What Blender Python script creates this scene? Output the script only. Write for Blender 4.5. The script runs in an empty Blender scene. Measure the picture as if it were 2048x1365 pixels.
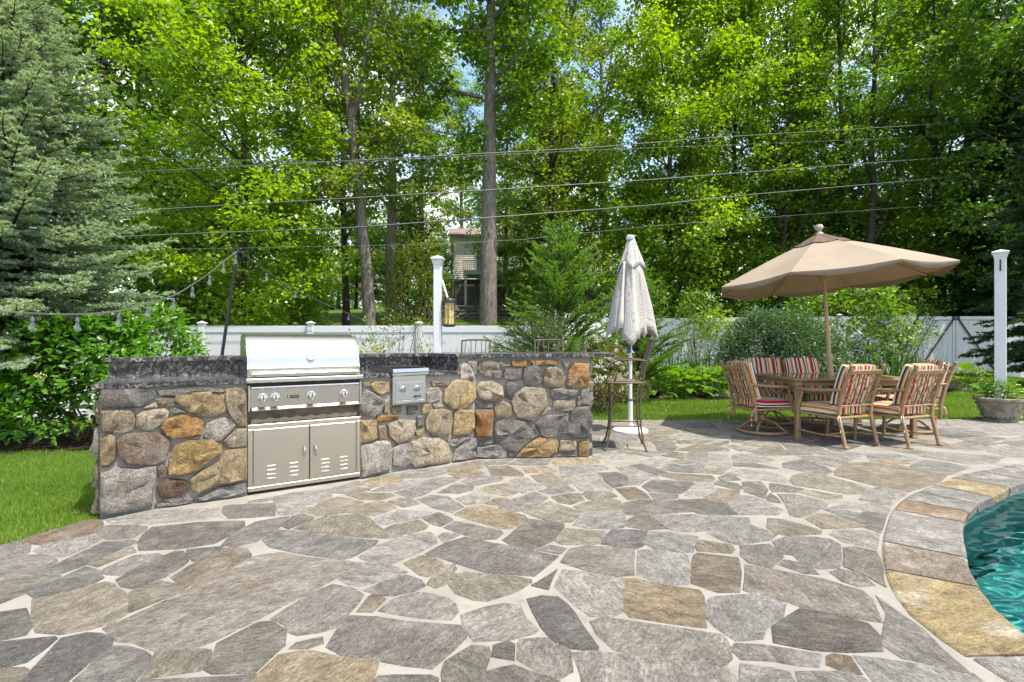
import bpy, bmesh, math, random
import numpy as np
from mathutils import Vector, Matrix

scene = bpy.context.scene
COL = scene.collection
R = math.radians

# ------------------------------------------------------------------ camera, sky, sun, exposure
CAM_H = 1.22
cam_data = bpy.data.cameras.new('camera')
cam_data.lens = 18.0
cam_data.sensor_width = 36.0
cam_data.clip_start = 0.05
cam_data.clip_end = 3000
cam = bpy.data.objects.new('camera', cam_data)
cam.location = (0, 0, CAM_H)
cam.rotation_euler = (R(90), 0, 0)
COL.objects.link(cam)
scene.camera = cam

SUN_VEC = Vector((0.36, -0.24, 1.0)).normalized()
world = bpy.data.worlds.new('World')
scene.world = world
world.use_nodes = True
wn, wl = world.node_tree.nodes, world.node_tree.links
wn.clear()
w_out = wn.new('ShaderNodeOutputWorld')
w_bg = wn.new('ShaderNodeBackground')
w_bg.inputs['Strength'].default_value = 0.15
w_sky = wn.new('ShaderNodeTexSky')
w_sky.sky_type = 'NISHITA'
w_sky.sun_disc = False
w_sky.sun_elevation = math.asin(SUN_VEC.z)
w_sky.sun_rotation = math.atan2(SUN_VEC.x, SUN_VEC.y)
w_tc = wn.new('ShaderNodeTexCoord')
w_map = wn.new('ShaderNodeMapping')
w_map.inputs['Scale'].default_value = (2.2, 2.2, 4.5)
w_noise = wn.new('ShaderNodeTexNoise')
w_noise.inputs['Scale'].default_value = 1.3
w_noise.inputs['Detail'].default_value = 7
w_noise.inputs['Roughness'].default_value = 0.58
w_ramp = wn.new('ShaderNodeValToRGB')
w_ramp.color_ramp.elements[0].position = 0.45
w_ramp.color_ramp.elements[0].color = (0, 0, 0, 1)
w_ramp.color_ramp.elements[1].position = 0.62
w_ramp.color_ramp.elements[1].color = (1, 1, 1, 1)
w_mix = wn.new('ShaderNodeMix')
w_mix.data_type = 'RGBA'
w_mix.inputs['B'].default_value = (5.2, 5.15, 5.1, 1)
wl.new(w_tc.outputs['Generated'], w_map.inputs['Vector'])
wl.new(w_map.outputs['Vector'], w_noise.inputs['Vector'])
wl.new(w_noise.outputs['Fac'], w_ramp.inputs['Fac'])
wl.new(w_ramp.outputs['Color'], w_mix.inputs['Factor'])
wl.new(w_sky.outputs['Color'], w_mix.inputs['A'])
wl.new(w_mix.outputs['Result'], w_bg.inputs['Color'])
wl.new(w_bg.outputs['Background'], w_out.inputs['Surface'])

sun_data = bpy.data.lights.new('sun', 'SUN')
sun_data.energy = 3.3
sun_data.angle = R(0.5)
sun_data.color = (1.0, 0.93, 0.81)
sun = bpy.data.objects.new('sun', sun_data)
sun.rotation_euler = SUN_VEC.to_track_quat('Z', 'Y').to_euler()
sun.location = SUN_VEC * 60
COL.objects.link(sun)

vs = scene.view_settings
vs.view_transform = 'Standard'
vs.look = 'None'
vs.exposure = 1.36
vs.gamma = 1.0
scene.cycles.max_bounces = 6
scene.cycles.diffuse_bounces = 3
scene.cycles.glossy_bounces = 3
scene.cycles.transmission_bounces = 6
scene.cycles.use_light_tree = False
scene.cycles.transparent_max_bounces = 8
scene.cycles.use_adaptive_sampling = True
scene.cycles.adaptive_threshold = 0.02
scene.cycles.use_denoising = True
scene.cycles.sample_clamp_indirect = 6.0

# ------------------------------------------------------------------ helpers
F = 1024.0
CX, CY = 1024.0, 682.5

def gp(px, py, z=0.0):
    """point on the horizontal plane z seen at photo pixel (px, py)"""
    Y = (CAM_H - z) * F / (py - CY)
    return ((px - CX) / F * Y, Y)

def at(px, py, Y):
    return Vector(((px - CX) / F * Y, Y, CAM_H - (py - CY) / F * Y))

def props(o, label=None, cat=None, group=None, kind=None):
    if label: o['label'] = label
    if cat: o['category'] = cat
    if group: o['group'] = group
    if kind: o['kind'] = kind
    return o

def thing(name, label, cat, loc=(0, 0, 0), rz=0.0, group=None):
    o = bpy.data.objects.new(name, None)
    o.empty_display_size = 0.2
    COL.objects.link(o)
    o.location = loc
    o.rotation_euler = (0, 0, rz)
    return props(o, label, cat, group)

def link_mesh(name, me, mat=None, parent=None, loc=None):
    o = bpy.data.objects.new(name, me)
    COL.objects.link(o)
    if mat is not None and len(me.materials) == 0:
        me.materials.append(mat)
    if parent is not None: o.parent = parent
    if loc is not None: o.location = loc
    return o

def copy_tree(o, parent=None):
    c = o.copy()
    COL.objects.link(c)
    c.parent = parent
    for ch in list(o.children):
        copy_tree(ch, c)
    return c

class MB:
    """collects shapes for one mesh"""
    def __init__(self):
        self.v, self.f, self.m = [], [], Matrix.Identity(4)
    def add(self, vs, fs):
        b = len(self.v)
        for p in vs:
            self.v.append(tuple(self.m @ Vector(p)))
        for q in fs:
            self.f.append(tuple(i + b for i in q))
        return self
    def box(self, c, s, bev=0.0, rot=None):
        x, y, z = s[0] / 2, s[1] / 2, s[2] / 2
        b = min(bev, x * .95, y * .95, z * .95)
        M = Matrix.Translation(c) @ (rot.to_4x4() if rot is not None else Matrix.Identity(4))
        if b <= 0:
            vs = [(-x, -y, -z), (x, -y, -z), (x, y, -z), (-x, y, -z), (-x, -y, z), (x, -y, z), (x, y, z), (-x, y, z)]
            fs = [(0, 3, 2, 1), (4, 5, 6, 7), (0, 1, 5, 4), (1, 2, 6, 5), (2, 3, 7, 6), (3, 0, 4, 7)]
        else:
            vs, fs, ix = [], [], {}
            for sx in (-1, 1):
                for sy in (-1, 1):
                    for sz in (-1, 1):
                        for ax in range(3):
                            p = [sx * (x - b), sy * (y - b), sz * (z - b)]
                            p[ax] = (sx * x, sy * y, sz * z)[ax]
                            ix[(sx, sy, sz, ax)] = len(vs)
                            vs.append(tuple(p))
            def k(s, ax): return ix[(s[0], s[1], s[2], ax)]
            for ax in range(3):
                a, c2 = [i for i in range(3) if i != ax]
                for s in (-1, 1):
                    q = []
                    for (u, w) in ((-1, -1), (1, -1), (1, 1), (-1, 1)):
                        t = [0, 0, 0]; t[ax] = s; t[a] = u; t[c2] = w
                        q.append(k(t, ax))
                    if (s > 0) == (ax == 1): q.reverse()
                    fs.append(tuple(q))
                for u in (-1, 1):
                    for w in (-1, 1):
                        t0 = [0, 0, 0]; t0[ax] = -1; t0[a] = u; t0[c2] = w
                        t1 = list(t0); t1[ax] = 1
                        fs.append((k(t0, a), k(t1, a), k(t1, c2), k(t0, c2)))
            for sx in (-1, 1):
                for sy in (-1, 1):
                    for sz in (-1, 1):
                        fs.append(tuple(ix[(sx, sy, sz, ax)] for ax in range(3)))
        return self.add([tuple(M @ Vector(p)) for p in vs], fs)
    def tube(self, path, rad, n=8, caps=True, closed=False):
        P = [Vector(p) for p in path]
        if not hasattr(rad, '__len__'): rad = [rad] * len(P)
        vs, fs = [], []
        up = None
        for i, p in enumerate(P):
            if closed:
                t = P[(i + 1) % len(P)] - P[i - 1]
            else:
                t = P[min(i + 1, len(P) - 1)] - P[max(i - 1, 0)]
            if t.length < 1e-9: t = Vector((0, 0, 1))
            t.normalize()
            if up is None:
                up = Vector((0, 0, 1)) if abs(t.z) < .9 else Vector((1, 0, 0))
            a = t.cross(up)
            if a.length < 1e-6: a = t.orthogonal()
            a.normalize(); b = t.cross(a).normalized(); up = -b if False else a.cross(t)
            for k in range(n):
                w = 2 * math.pi * k / n
                vs.append(tuple(p + (a * math.cos(w) + b * math.sin(w)) * rad[i]))
        m = len(P)
        for i in range(m if closed else m - 1):
            j = (i + 1) % m
            for k in range(n):
                k2 = (k + 1) % n
                fs.append((i * n + k, i * n + k2, j * n + k2, j * n + k))
        if caps and not closed:
            fs.append(tuple(range(n - 1, -1, -1)))
            fs.append(tuple((m - 1) * n + k for k in range(n)))
        return self.add(vs, fs)
    def lathe(self, prof, n=24, c=(0, 0, 0), axis='Z', wob=None):
        vs, fs = [], []
        for i, (r, z) in enumerate(prof):
            for k in range(n):
                w = 2 * math.pi * k / n
                rr = r * (1 + (wob(w, z) if wob else 0))
                p = (rr * math.cos(w), rr * math.sin(w), z)
                if axis == 'Y': p = (p[0], -p[2], p[1])
                if axis == 'X': p = (p[2], p[0], p[1])
                vs.append((p[0] + c[0], p[1] + c[1], p[2] + c[2]))
        for i in range(len(prof) - 1):
            for k in range(n):
                k2 = (k + 1) % n
                fs.append((i * n + k, i * n + k2, (i + 1) * n + k2, (i + 1) * n + k))
        if prof[0][0] > 1e-6: fs.append(tuple(range(n - 1, -1, -1)))
        if prof[-1][0] > 1e-6: fs.append(tuple((len(prof) - 1) * n + k for k in range(n)))
        return self.add(vs, fs)
    def sphere(self, c, r, n=12, m=8, sc=(1, 1, 1)):
        prof = [(math.sin(math.pi * i / m), -math.cos(math.pi * i / m)) for i in range(m + 1)]
        vs, fs = [], []
        b = MB().lathe([(max(a, 1e-5), z) for a, z in prof], n)
        return self.add([(p[0] * r * sc[0] + c[0], p[1] * r * sc[1] + c[1], p[2] * r * sc[2] + c[2]) for p in b.v], b.f)
    def prism(self, poly, z0, z1):
        n = len(poly)
        vs = [(p[0], p[1], z0) for p in poly] + [(p[0], p[1], z1) for p in poly]
        fs = [tuple(range(n - 1, -1, -1)), tuple(range(n, 2 * n))]
        fs += [(i, (i + 1) % n, n + (i + 1) % n, n + i) for i in range(n)]
        return self.add(vs, fs)
    def mesh(self, name, smooth=False, angle=None):
        me = bpy.data.meshes.new(name)
        me.from_pydata(self.v, [], self.f)
        bm = bmesh.new(); bm.from_mesh(me)
        bmesh.ops.recalc_face_normals(bm, faces=bm.faces)
        if smooth:
            lim = R(angle if angle else 40)
            for f in bm.faces: f.smooth = True
            for e in bm.edges:
                if len(e.link_faces) == 2 and e.calc_face_angle(0) > lim: e.smooth = False
        bm.to_mesh(me); bm.free()
        me.update()
        return me
    def build(self, name, mat, parent=None, smooth=False, loc=None, angle=None):
        return link_mesh(name, self.mesh(name, smooth, angle), mat, parent, loc)

# ------------------------------------------------------------------ materials
class NT:
    def __init__(self, name):
        self.mat = bpy.data.materials.new(name)
        self.mat.use_nodes = True
        self.n, self.l = self.mat.node_tree.nodes, self.mat.node_tree.links
        self.n.clear()
        self.out = self.n.new('ShaderNodeOutputMaterial')
    def __call__(self, typ, ins=None, **kw):
        nd = self.n.new('ShaderNode' + typ)
        for k, v in kw.items(): setattr(nd, k, v)
        for k, v in (ins or {}).items():
            s = nd.inputs[k]
            if hasattr(v, 'is_linked') or isinstance(v, bpy.types.NodeSocket): self.l.new(v, s)
            else: s.default_value = v
        return nd
    def ramp(self, fac, stops, interp='LINEAR'):
        nd = self('ValToRGB', {'Fac': fac})
        cr = nd.color_ramp; cr.interpolation = interp
        while len(cr.elements) < len(stops): cr.elements.new(0.5)
        for e, (p, c) in zip(cr.elements, stops):
            e.position = p
            e.color = (c, c, c, 1) if not hasattr(c, '__len__') else (c[0], c[1], c[2], 1)
        return nd.outputs['Color']
    def mix(self, a, b, fac, blend='MIX'):
        nd = self('Mix', data_type='RGBA', blend_type=blend)
        for k, v in (('A', a), ('B', b), ('Factor', fac)):
            if isinstance(v, bpy.types.NodeSocket): self.l.new(v, nd.inputs[k] if k == 'Factor' else [s for s in nd.inputs if s.name == k and s.type == 'RGBA'][0])
            elif k == 'Factor': nd.inputs[0].default_value = v
            else: [s for s in nd.inputs if s.name == k and s.type == 'RGBA'][0].default_value = (v[0], v[1], v[2], 1)
        return [s for s in nd.outputs if s.type == 'RGBA'][0]
    def math(self, op, a, b=0.0):
        nd = self('Math', operation=op)
        for i, v in enumerate((a, b)):
            if isinstance(v, bpy.types.NodeSocket): self.l.new(v, nd.inputs[i])
            else: nd.inputs[i].default_value = v
        return nd.outputs[0]
    def coords(self, kind='Object', scale=(1, 1, 1), rot=(0, 0, 0), offset=None):
        tc = self('TexCoord')
        src = self('NewGeometry').outputs['Position'] if kind == 'World' else tc.outputs[kind]
        mp = self('Mapping', {'Vector': src, 'Scale': scale, 'Rotation': rot})
        if offset is not None: self.l.new(offset, mp.inputs['Location'])
        return mp.outputs['Vector']
    def noise(self, vec, scale, detail=4, rough=.55, dist=0.0):
        return self('TexNoise', {'Vector': vec, 'Scale': scale, 'Detail': detail, 'Roughness': rough, 'Distortion': dist}).outputs['Fac']
    def done(self, color, rough=.5, metal=0.0, bump=None, bump_str=.3, bump_dist=.01, spec=.5, **kw):
        b = self('BsdfPrincipled')
        def put(k, v):
            if isinstance(v, bpy.types.NodeSocket): self.l.new(v, b.inputs[k])
            elif hasattr(v, '__len__'): b.inputs[k].default_value = (v[0], v[1], v[2], 1)
            else: b.inputs[k].default_value = v
        put('Base Color', color); put('Roughness', rough); put('Metallic', metal); put('Specular IOR Level', spec)
        for k, v in kw.items(): put(k, v)
        if bump is not None:
            bn = self('Bump', {'Height': bump, 'Strength': bump_str, 'Distance': bump_dist})
            self.l.new(bn.outputs['Normal'], b.inputs['Normal'])
        self.l.new(b.outputs['BSDF'], self.out.inputs['Surface'])
        return self.mat

def simple(name, col, rough=.5, metal=0.0, var=.12, nscale=8.0, bump=.1, spec=.5):
    t = NT(name)
    c = t.coords('Object')
    n = t.noise(c, nscale, 5)
    lo = tuple(x * (1 - var) for x in col); hi = tuple(min(1, x * (1 + var)) for x in col)
    return t.done(t.ramp(n, [(.3, lo), (.7, hi)]), rough, metal, bump=n, bump_str=bump, bump_dist=.01, spec=spec)

def leaf_mat(name, c0, c1, c2, trans=.45, gloss=.35, tcol=2.0, tone_scale=.9):
    """leaf: colour varies from leaf to leaf, light passes through"""
    t = NT(name)
    g = t('NewGeometry')
    tone = t.math('ADD', t.math('MULTIPLY', g.outputs['Random Per Island'], .55), t.math('MULTIPLY', t.ramp(t.noise(t.coords('Object'), tone_scale, 3, .6), [(.30, 0), (.70, 1)]), .45))
    col = t.ramp(tone, [(.05, c0), (.5, c1), (.95, c2)])
    b = t('BsdfPrincipled', {'Base Color': col, 'Roughness': gloss, 'Specular IOR Level': .6})
    tint = t.mix(col, (1.0, 1.0, .35), 1.0, 'MULTIPLY')
    bright = t('HueSaturation', {'Color': tint, 'Value': tcol, 'Saturation': 1.05})
    tr = t('BsdfTranslucent', {'Color': bright.outputs['Color']})
    mx = t('MixShader', {0: trans, 1: b.outputs[0], 2: tr.outputs[0]})
    t.l.new(mx.outputs[0], t.out.inputs['Surface'])
    return t.mat

MAT = {}

# flagstone: colour of each stone from the object's own colour
def stone_mat(name, bump_str, bump_dist, streak, patch, speck, rotx=0.0):
    t = NT(name)
    oi = t('ObjectInfo')
    off = t('CombineXYZ', {'X': t.math('MULTIPLY', oi.outputs['Random'], 37.0), 'Y': t.math('MULTIPLY', oi.outputs['Random'], 91.0), 'Z': t.math('MULTIPLY', oi.outputs['Random'], 13.0)})
    base = t.coords('Object', offset=off.outputs[0])
    rot = t('CombineXYZ', {'Z': t.math('MULTIPLY', oi.outputs['Random'], 57.0), 'X': t.math('MULTIPLY', oi.outputs['Random'], rotx)})
    turned = t('VectorRotate', {'Vector': base, 'Rotation': rot.outputs[0]}, rotation_type='EULER_XYZ')
    mp = t('Mapping', {'Vector': turned.outputs[0], 'Scale': (1.0, streak, streak)})
    mp2 = t('Mapping', {'Vector': turned.outputs[0], 'Scale': (.62, 1.25, 1.25)})
    big = t.noise(base, 4.5, 5, .6)
    lay = t.noise(mp.outputs[0], 7.0, 8, .7, .6)
    fine = t.noise(base, 130.0, 6, .85)
    mid = t.noise(base, 34.0, 8, .8)
    col = t.mix(oi.outputs['Color'], (.5, .5, .5), 0.0)
    dark = t.mix(col, (.52, .50, .48), 1.0, 'MULTIPLY')
    f1 = t.ramp(lay, [(.34, 0), (.60, 1)])
    col2 = t.mix(dark, col, f1)
    lite = t.mix(col2, (.40, .375, .34), t.ramp(big, [(.52, 0), (.78, patch)]))
    warm = t.mix(lite, (.34, .19, .06), t.ramp(t.noise(base, 3.1, 4, .6, .4), [(.60, 0), (.85, patch * .6)]))
    grain = t.noise(mp2.outputs[0], 58.0, 9, .86)
    warm = t.mix(warm, t.ramp(grain, [(.37, .40), (.50, .98), (.61, 1.62)]), 1.0, 'MULTIPLY')
    blot = t.noise(base, 9.0, 7, .75, .8)
    warm = t.mix(warm, t.ramp(blot, [(.30, .66), (.50, 1.0), (.70, 1.30)]), 1.0, 'MULTIPLY')
    sp = t.mix(warm, (.62, .60, .56), t.ramp(fine, [(.54, 0), (.66, speck)]))
    spd = t.mix(sp, (.035, .03, .028), t.ramp(mid, [(.34, speck), (.46, 0)]))
    h = t.math('ADD', t.math('MULTIPLY', lay, .55), t.math('ADD', t.math('MULTIPLY', grain, .75), t.math('MULTIPLY', blot, .6)))
    rough = t.ramp(fine, [(.55, .82), (.72, .45)])
    return t.done(spd, rough, bump=h, bump_str=bump_str, bump_dist=bump_dist, spec=.4)

MAT['flag'] = stone_mat('flagstone', 1.0, .022, 2.3, .34, .5)
MAT['rock'] = stone_mat('fieldstone', 1.0, .05, 1.8, .62, .7, 31.0)

def mortar_mat(name, a, b):
    t = NT(name)
    c = t.coords('World')
    n = t.noise(c, 3.0, 5, .6); f = t.noise(c, 90, 4, .7)
    col = t.mix(t.ramp(n, [(.3, a), (.7, b)]), (.12, .11, .10), t.ramp(t.noise(c, 9, 6, .7), [(.55, 0), (.75, .55)]))
    return t.done(col, .9, bump=f, bump_str=.35, bump_dist=.006, spec=.2)
MAT['mortar'] = mortar_mat('pale_mortar', (.185, .173, .148), (.28, .264, .233))
MAT['wall_mortar'] = mortar_mat('grey_mortar', (.215, .20, .178), (.31, .295, .262))

t = NT('granite')
c = t.coords('World')
n1 = t.noise(c, 34, 6, .75, .8); n2 = t.noise(c, 11, 5, .65, 1.0); n3 = t.noise(c, 130, 3, .7)
col = t.ramp(n1, [(.38, (.008, .008, .010)), (.48, (.035, .033, .038)), (.55, (.20, .185, .18)), (.66, (.42, .39, .37))])
col = t.mix(col, (.02, .018, .024), t.ramp(n2, [(.42, .75), (.58, 0)]))
MAT['granite'] = t.done(col, t.ramp(n3, [(.3, .10), (.7, .22)]), spec=.55)

def steel(name, col=(.52, .505, .485), rough=.28, axis=(1, 60, 60), smear=.25):
    t = NT(name)
    c = t.coords('Object', scale=axis)
    n = t.noise(c, 6, 4, .6)
    s = t.noise(t.coords('Object'), 3.5, 5, .65, .5)
    cc = t.mix(col, tuple(x * .72 for x in col), t.ramp(s, [(.45, 0), (.75, smear)]))
    rg = t.math('ADD', t.math('MULTIPLY', n, .05), t.math('ADD', t.math('MULTIPLY', s, .12), rough - .08))
    return t.done(cc, rg, 1.0, bump=n, bump_str=.02, bump_dist=.0006)
MAT['steel'] = steel('brushed_steel')
MAT['steel_tan'] = steel('door_steel', (.56, .51, .44), .34, (60, 60, 1), .35)
MAT['chrome'] = steel('polished_steel', (.60, .59, .58), .20, (1, 1, 1), .2)
MAT['black'] = simple('black_metal', (.015, .015, .016), .45)
MAT['gap_shade'] = simple('gap_shade_metal', (.03, .026, .022), .7, 0.0, .5, 14)  # near-black metal that paints in the shade of the grill's gaps
MAT['white'] = simple('white_vinyl', (.62, .62, .625), .38, 0, .03, 3, .02)
MAT['fence'] = simple('fence_vinyl', (.62, .62, .63), .42, 0, .05, 1.6, .02)
MAT['bronze'] = simple('bronze_metal', (.17, .125, .085), .42, .55, .25, 20, .15)
MAT['tan_metal'] = simple('tan_painted_metal', (.27, .175, .088), .42, .0, .16, 18, .12)
MAT['canvas'] = simple('tan_canvas', (.44, .345, .255), .85, 0, .10, 2.5, .08, .2)
MAT['canvas_top'] = simple('faded_brown_canvas', (.22, .165, .12), .9, 0, .25, 6, .1, .2)
MAT['pole_wood'] = simple('pole_paint', (.46, .31, .17), .45, 0, .12, 14, .08)
# ------------------------------------------------------------------ polygon tools
def area2(P):
    return sum(P[i - 1][0] * P[i][1] - P[i][0] * P[i - 1][1] for i in range(len(P))) / 2
def ccw(P):
    return P if area2(P) > 0 else P[::-1]
def cen(P):
    return (sum(p[0] for p in P) / len(P), sum(p[1] for p in P) / len(P))
def clip(P, a, n):
    """keep the side of the line through a where (p-a).n <= 0"""
    out = []
    for i in range(len(P)):
        p, q = P[i - 1], P[i]
        dp = (p[0] - a[0]) * n[0] + (p[1] - a[1]) * n[1]
        dq = (q[0] - a[0]) * n[0] + (q[1] - a[1]) * n[1]
        if (dp <= 0) != (dq <= 0):
            s = dp / (dp - dq)
            out.append((p[0] + (q[0] - p[0]) * s, p[1] + (q[1] - p[1]) * s))
        if dq <= 0: out.append(q)
    return out
def inside(P, x, y):
    c = False
    for i in range(len(P)):
        (x1, y1), (x2, y2) = P[i - 1], P[i]
        if (y1 > y) != (y2 > y) and x < (x2 - x1) * (y - y1) / (y2 - y1) + x1: c = not c
    return c
def seg_dist(p, a, b):
    dx, dy = b[0] - a[0], b[1] - a[1]
    t = max(0, min(1, ((p[0] - a[0]) * dx + (p[1] - a[1]) * dy) / (dx * dx + dy * dy + 1e-12)))
    return math.hypot(p[0] - a[0] - dx * t, p[1] - a[1] - dy * t)
def poly_dist(P, p):
    return min(seg_dist(p, P[i - 1], P[i]) for i in range(len(P)))
def catmull(P, closed=True, n=8):
    out, m = [], len(P)
    for i in range(m if closed else m - 1):
        g = lambda k: P[k % m] if closed else P[max(0, min(m - 1, k))]
        p0, p1, p2, p3 = g(i - 1), g(i), g(i + 1), g(i + 2)
        for k in range(n):
            u = k / n
            out.append(tuple(.5 * ((2 * p1[d]) + (-p0[d] + p2[d]) * u + (2 * p0[d] - 5 * p1[d] + 4 * p2[d] - p3[d]) * u * u + (-p0[d] + 3 * p1[d] - 3 * p2[d] + p3[d]) * u ** 3) for d in range(2)))
    if not closed: out.append(tuple(P[-1]))
    return out
def resample(P, step, closed=True):
    out = []
    m = len(P)
    for i in range(m if closed else m - 1):
        a, b = P[i], P[(i + 1) % m]
        k = max(1, int(round(math.hypot(b[0] - a[0], b[1] - a[1]) / step)))
        out += [(a[0] + (b[0] - a[0]) * j / k, a[1] + (b[1] - a[1]) * j / k) for j in range(k)]
    if not closed: out.append(P[-1])
    return out
def inset(P, d):
    """move every corner of a ccw polygon inward"""
    out, m = [], len(P)
    for i in range(m):
        a, b, c2 = P[i - 1], P[i], P[(i + 1) % m]
        e1 = Vector((b[0] - a[0], b[1] - a[1])); e2 = Vector((c2[0] - b[0], c2[1] - b[1]))
        if e1.length < 1e-9 or e2.length < 1e-9: out.append(b); continue
        e1.normalize(); e2.normalize()
        nrm = Vector((-e1.y - e2.y, e1.x + e2.x))
        if nrm.length < 1e-6: out.append(b); continue
        nrm.normalize()
        out.append((b[0] + nrm.x * d, b[1] + nrm.y * d))
    return out

# ------------------------------------------------------------------ layout in plan (metres)
POOL = catmull([(4.47, 4.47), (3.89, 4.13), (3.39, 3.81), (3.03, 3.49), (2.72, 3.14), (2.49, 2.855), (2.29, 2.56), (2.16, 2.32), (2.10, 2.08), (2.2, 1.6), (2.7, 1.1), (3.8, .7), (5.6, .5), (7.6, 1.0), (8.6, 2.5), (8.3, 4.1), (7.2, 4.95), (5.8, 4.95)], True, 8)
POOL = ccw(POOL)
COPE_W = .34
POOL_OUT = inset(POOL, -COPE_W)
PATIO = [(-9, -4), (-6.2, -2), (-4.6, .4), (-3.75, 1.9), (-3.3, 2.75), (-2.98, 3.16), (-2.80, 3.50), (-2.4, 3.95), (-1.9, 4.9), (-1.5, 6.6), (-.9, 7.7), (.4, 7.95), (2.2, 7.93), (4.4, 7.98), (6.9, 8.0), (8.2, 7.75), (12, 7.2), (14, 6.4), (14, -4)]
PATIO = ccw(PATIO)
WALL = [(-2.877, 3.575), (-2.10, 4.06), (-1.35, 4.55), (-1.0, 4.88), (-.62, 5.15), (-.38, 5.33), (.82, 5.42)]

def smooth(a, b, x):
    t = max(0.0, min(1.0, (x - a) / (b - a)))
    return t * t * (3 - 2 * t)
def ground_z(x, y):
    z = -.035
    z -= .5 * smooth(6.5, 11, y) * smooth(.8, -2.5, x) * (1 - smooth(12.5, 16, y))
    z -= .10 * smooth(-3.1, -4.6, x) * smooth(2.5, 4.5, y) * (1 - smooth(6.5, 9, y))
    s = 12.5 + 7 * smooth(0, 5, x)
    z += 4.0 * smooth(s, 46, y) + 3.0 * smooth(46, 140, y)
    z += .10 * math.sin(x * .31 + 1) * math.cos(y * .23) * smooth(11, 20, y)
    return z

# ------------------------------------------------------------------ ground
def lin(a, b, n): return [a + (b - a) * i / n for i in range(n)]
gx = [-900, -400, -200, -120] + lin(-80, -16, 16) + lin(-16, -7, 12) + lin(-7, 10, 85) + lin(10, 18, 12) + lin(18, 80, 16) + [80, 120, 200, 400, 900]
gy = [-900, -300, -100, -40, -20] + lin(-10, 0, 10) + lin(0, 6, 30) + lin(6, 14, 24) + lin(14, 50, 24) + lin(50, 140, 12) + [140, 200, 300, 500, 900, 1800]
pool_big = inset(POOL, -.16)
verts, faces = [], []
for y in gy:
    for x in gx:
        z = ground_z(x, y)
        if inside(PATIO, x, y): z = -.07
        if 1.6 < x < 9 and 0 < y < 5.6 and inside(pool_big, x, y): z = -2.4
        verts.append((x, y, z))
W = len(gx)
for j in range(len(gy) - 1):
    for i in range(W - 1):
        faces.append((j * W + i, j * W + i + 1, (j + 1) * W + i + 1, (j + 1) * W + i))
me = bpy.data.meshes.new('ground'); me.from_pydata(verts, [], faces)
for p in me.polygons: p.use_smooth = True
t = NT('ground_grass')
c = t.coords('World')
n1 = t.noise(c, .55, 5, .6); n2 = t.noise(c, 14, 5, .7); n3 = t.noise(c, 60, 4, .7)
col = t.ramp(n2, [(.3, (.035, .065, .010)), (.55, (.075, .135, .020)), (.75, (.12, .18, .035))])
col = t.mix(col, (.09, .075, .035), t.ramp(n1, [(.5, 0), (.72, .55)]))
MAT['ground'] = t.done(col, .95, bump=n3, bump_str=.8, bump_dist=.03, spec=.1)
props(link_mesh('ground', me, MAT['ground']), kind='structure')

# planting beds: dark mulch sheets that follow the ground
t = NT('mulch')
c = t.coords('World')
n1 = t.noise(c, 30, 6, .8); n2 = t.noise(c, 5, 4, .6)
col = t.ramp(n1, [(.3, (.010, .007, .005)), (.55, (.035, .023, .014)), (.75, (.085, .058, .036))])
MAT['mulch'] = t.done(col, .95, bump=n1, bump_str=1, bump_dist=.04, spec=.1)
def bed(name, poly, step=.35):
    xs = [p[0] for p in poly]; ys = [p[1] for p in poly]
    nx = int((max(xs) - min(xs)) / step) + 1; ny = int((max(ys) - min(ys)) / step) + 1
    vs, fs, ix = [], [], {}
    def vid(i, j):
        if (i, j) not in ix:
            x, y = min(xs) + i * step, min(ys) + j * step
            ix[(i, j)] = len(vs)
            vs.append((x, y, ground_z(x, y) + .03 + .02 * math.sin(x * 7) * math.cos(y * 5)))
        return ix[(i, j)]
    for i in range(nx):
        for j in range(ny):
            if inside(poly, min(xs) + (i + .5) * step, min(ys) + (j + .5) * step):
                fs.append((vid(i, j), vid(i + 1, j), vid(i + 1, j + 1), vid(i, j + 1)))
    me = bpy.data.meshes.new(name); me.from_pydata(vs, [], fs)
    for p in me.polygons: p.use_smooth = True
    return props(link_mesh(name, me, MAT['mulch']), kind='structure')
BED_BACK = [(-3, 9.6), (0, 10.4), (1.5, 10.7), (4, 10.75), (6, 10.9), (8, 11.2), (10.2, 12.0), (12.2, 14.0), (13.0, 17.3), (6, 19.2), (2.5, 14.8), (.2, 11.2), (-3, 11.2)]
BED_LEFT = [(-3.4, 6.9), (-4.6, 6.55), (-5.6, 6.15), (-7.5, 5.8), (-10, 6), (-10, 10.5), (-3.6, 10.5)]
bed('mulch_bed', BED_BACK, .25)
bed('mulch_bed', BED_LEFT, .2)

# ------------------------------------------------------------------ patio slab of mortar with a hole for the pool
def fill_rings(rings, z):
    bm = bmesh.new()
    for P in rings:
        vs = [bm.verts.new((p[0], p[1], z)) for p in P]
        for i in range(len(vs)): bm.edges.new((vs[i - 1], vs[i]))
    bmesh.ops.triangle_fill(bm, use_beauty=True, edges=bm.edges[:], normal=(0, 0, 1))
    me = bpy.data.meshes.new('patio')
    bm.to_mesh(me); bm.free()
    return me
me = fill_rings([resample(PATIO, .5), inset(POOL, -.2)[::2]], -.0035)
patio = props(link_mesh('patio', me, MAT['mortar']), kind='structure')

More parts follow.
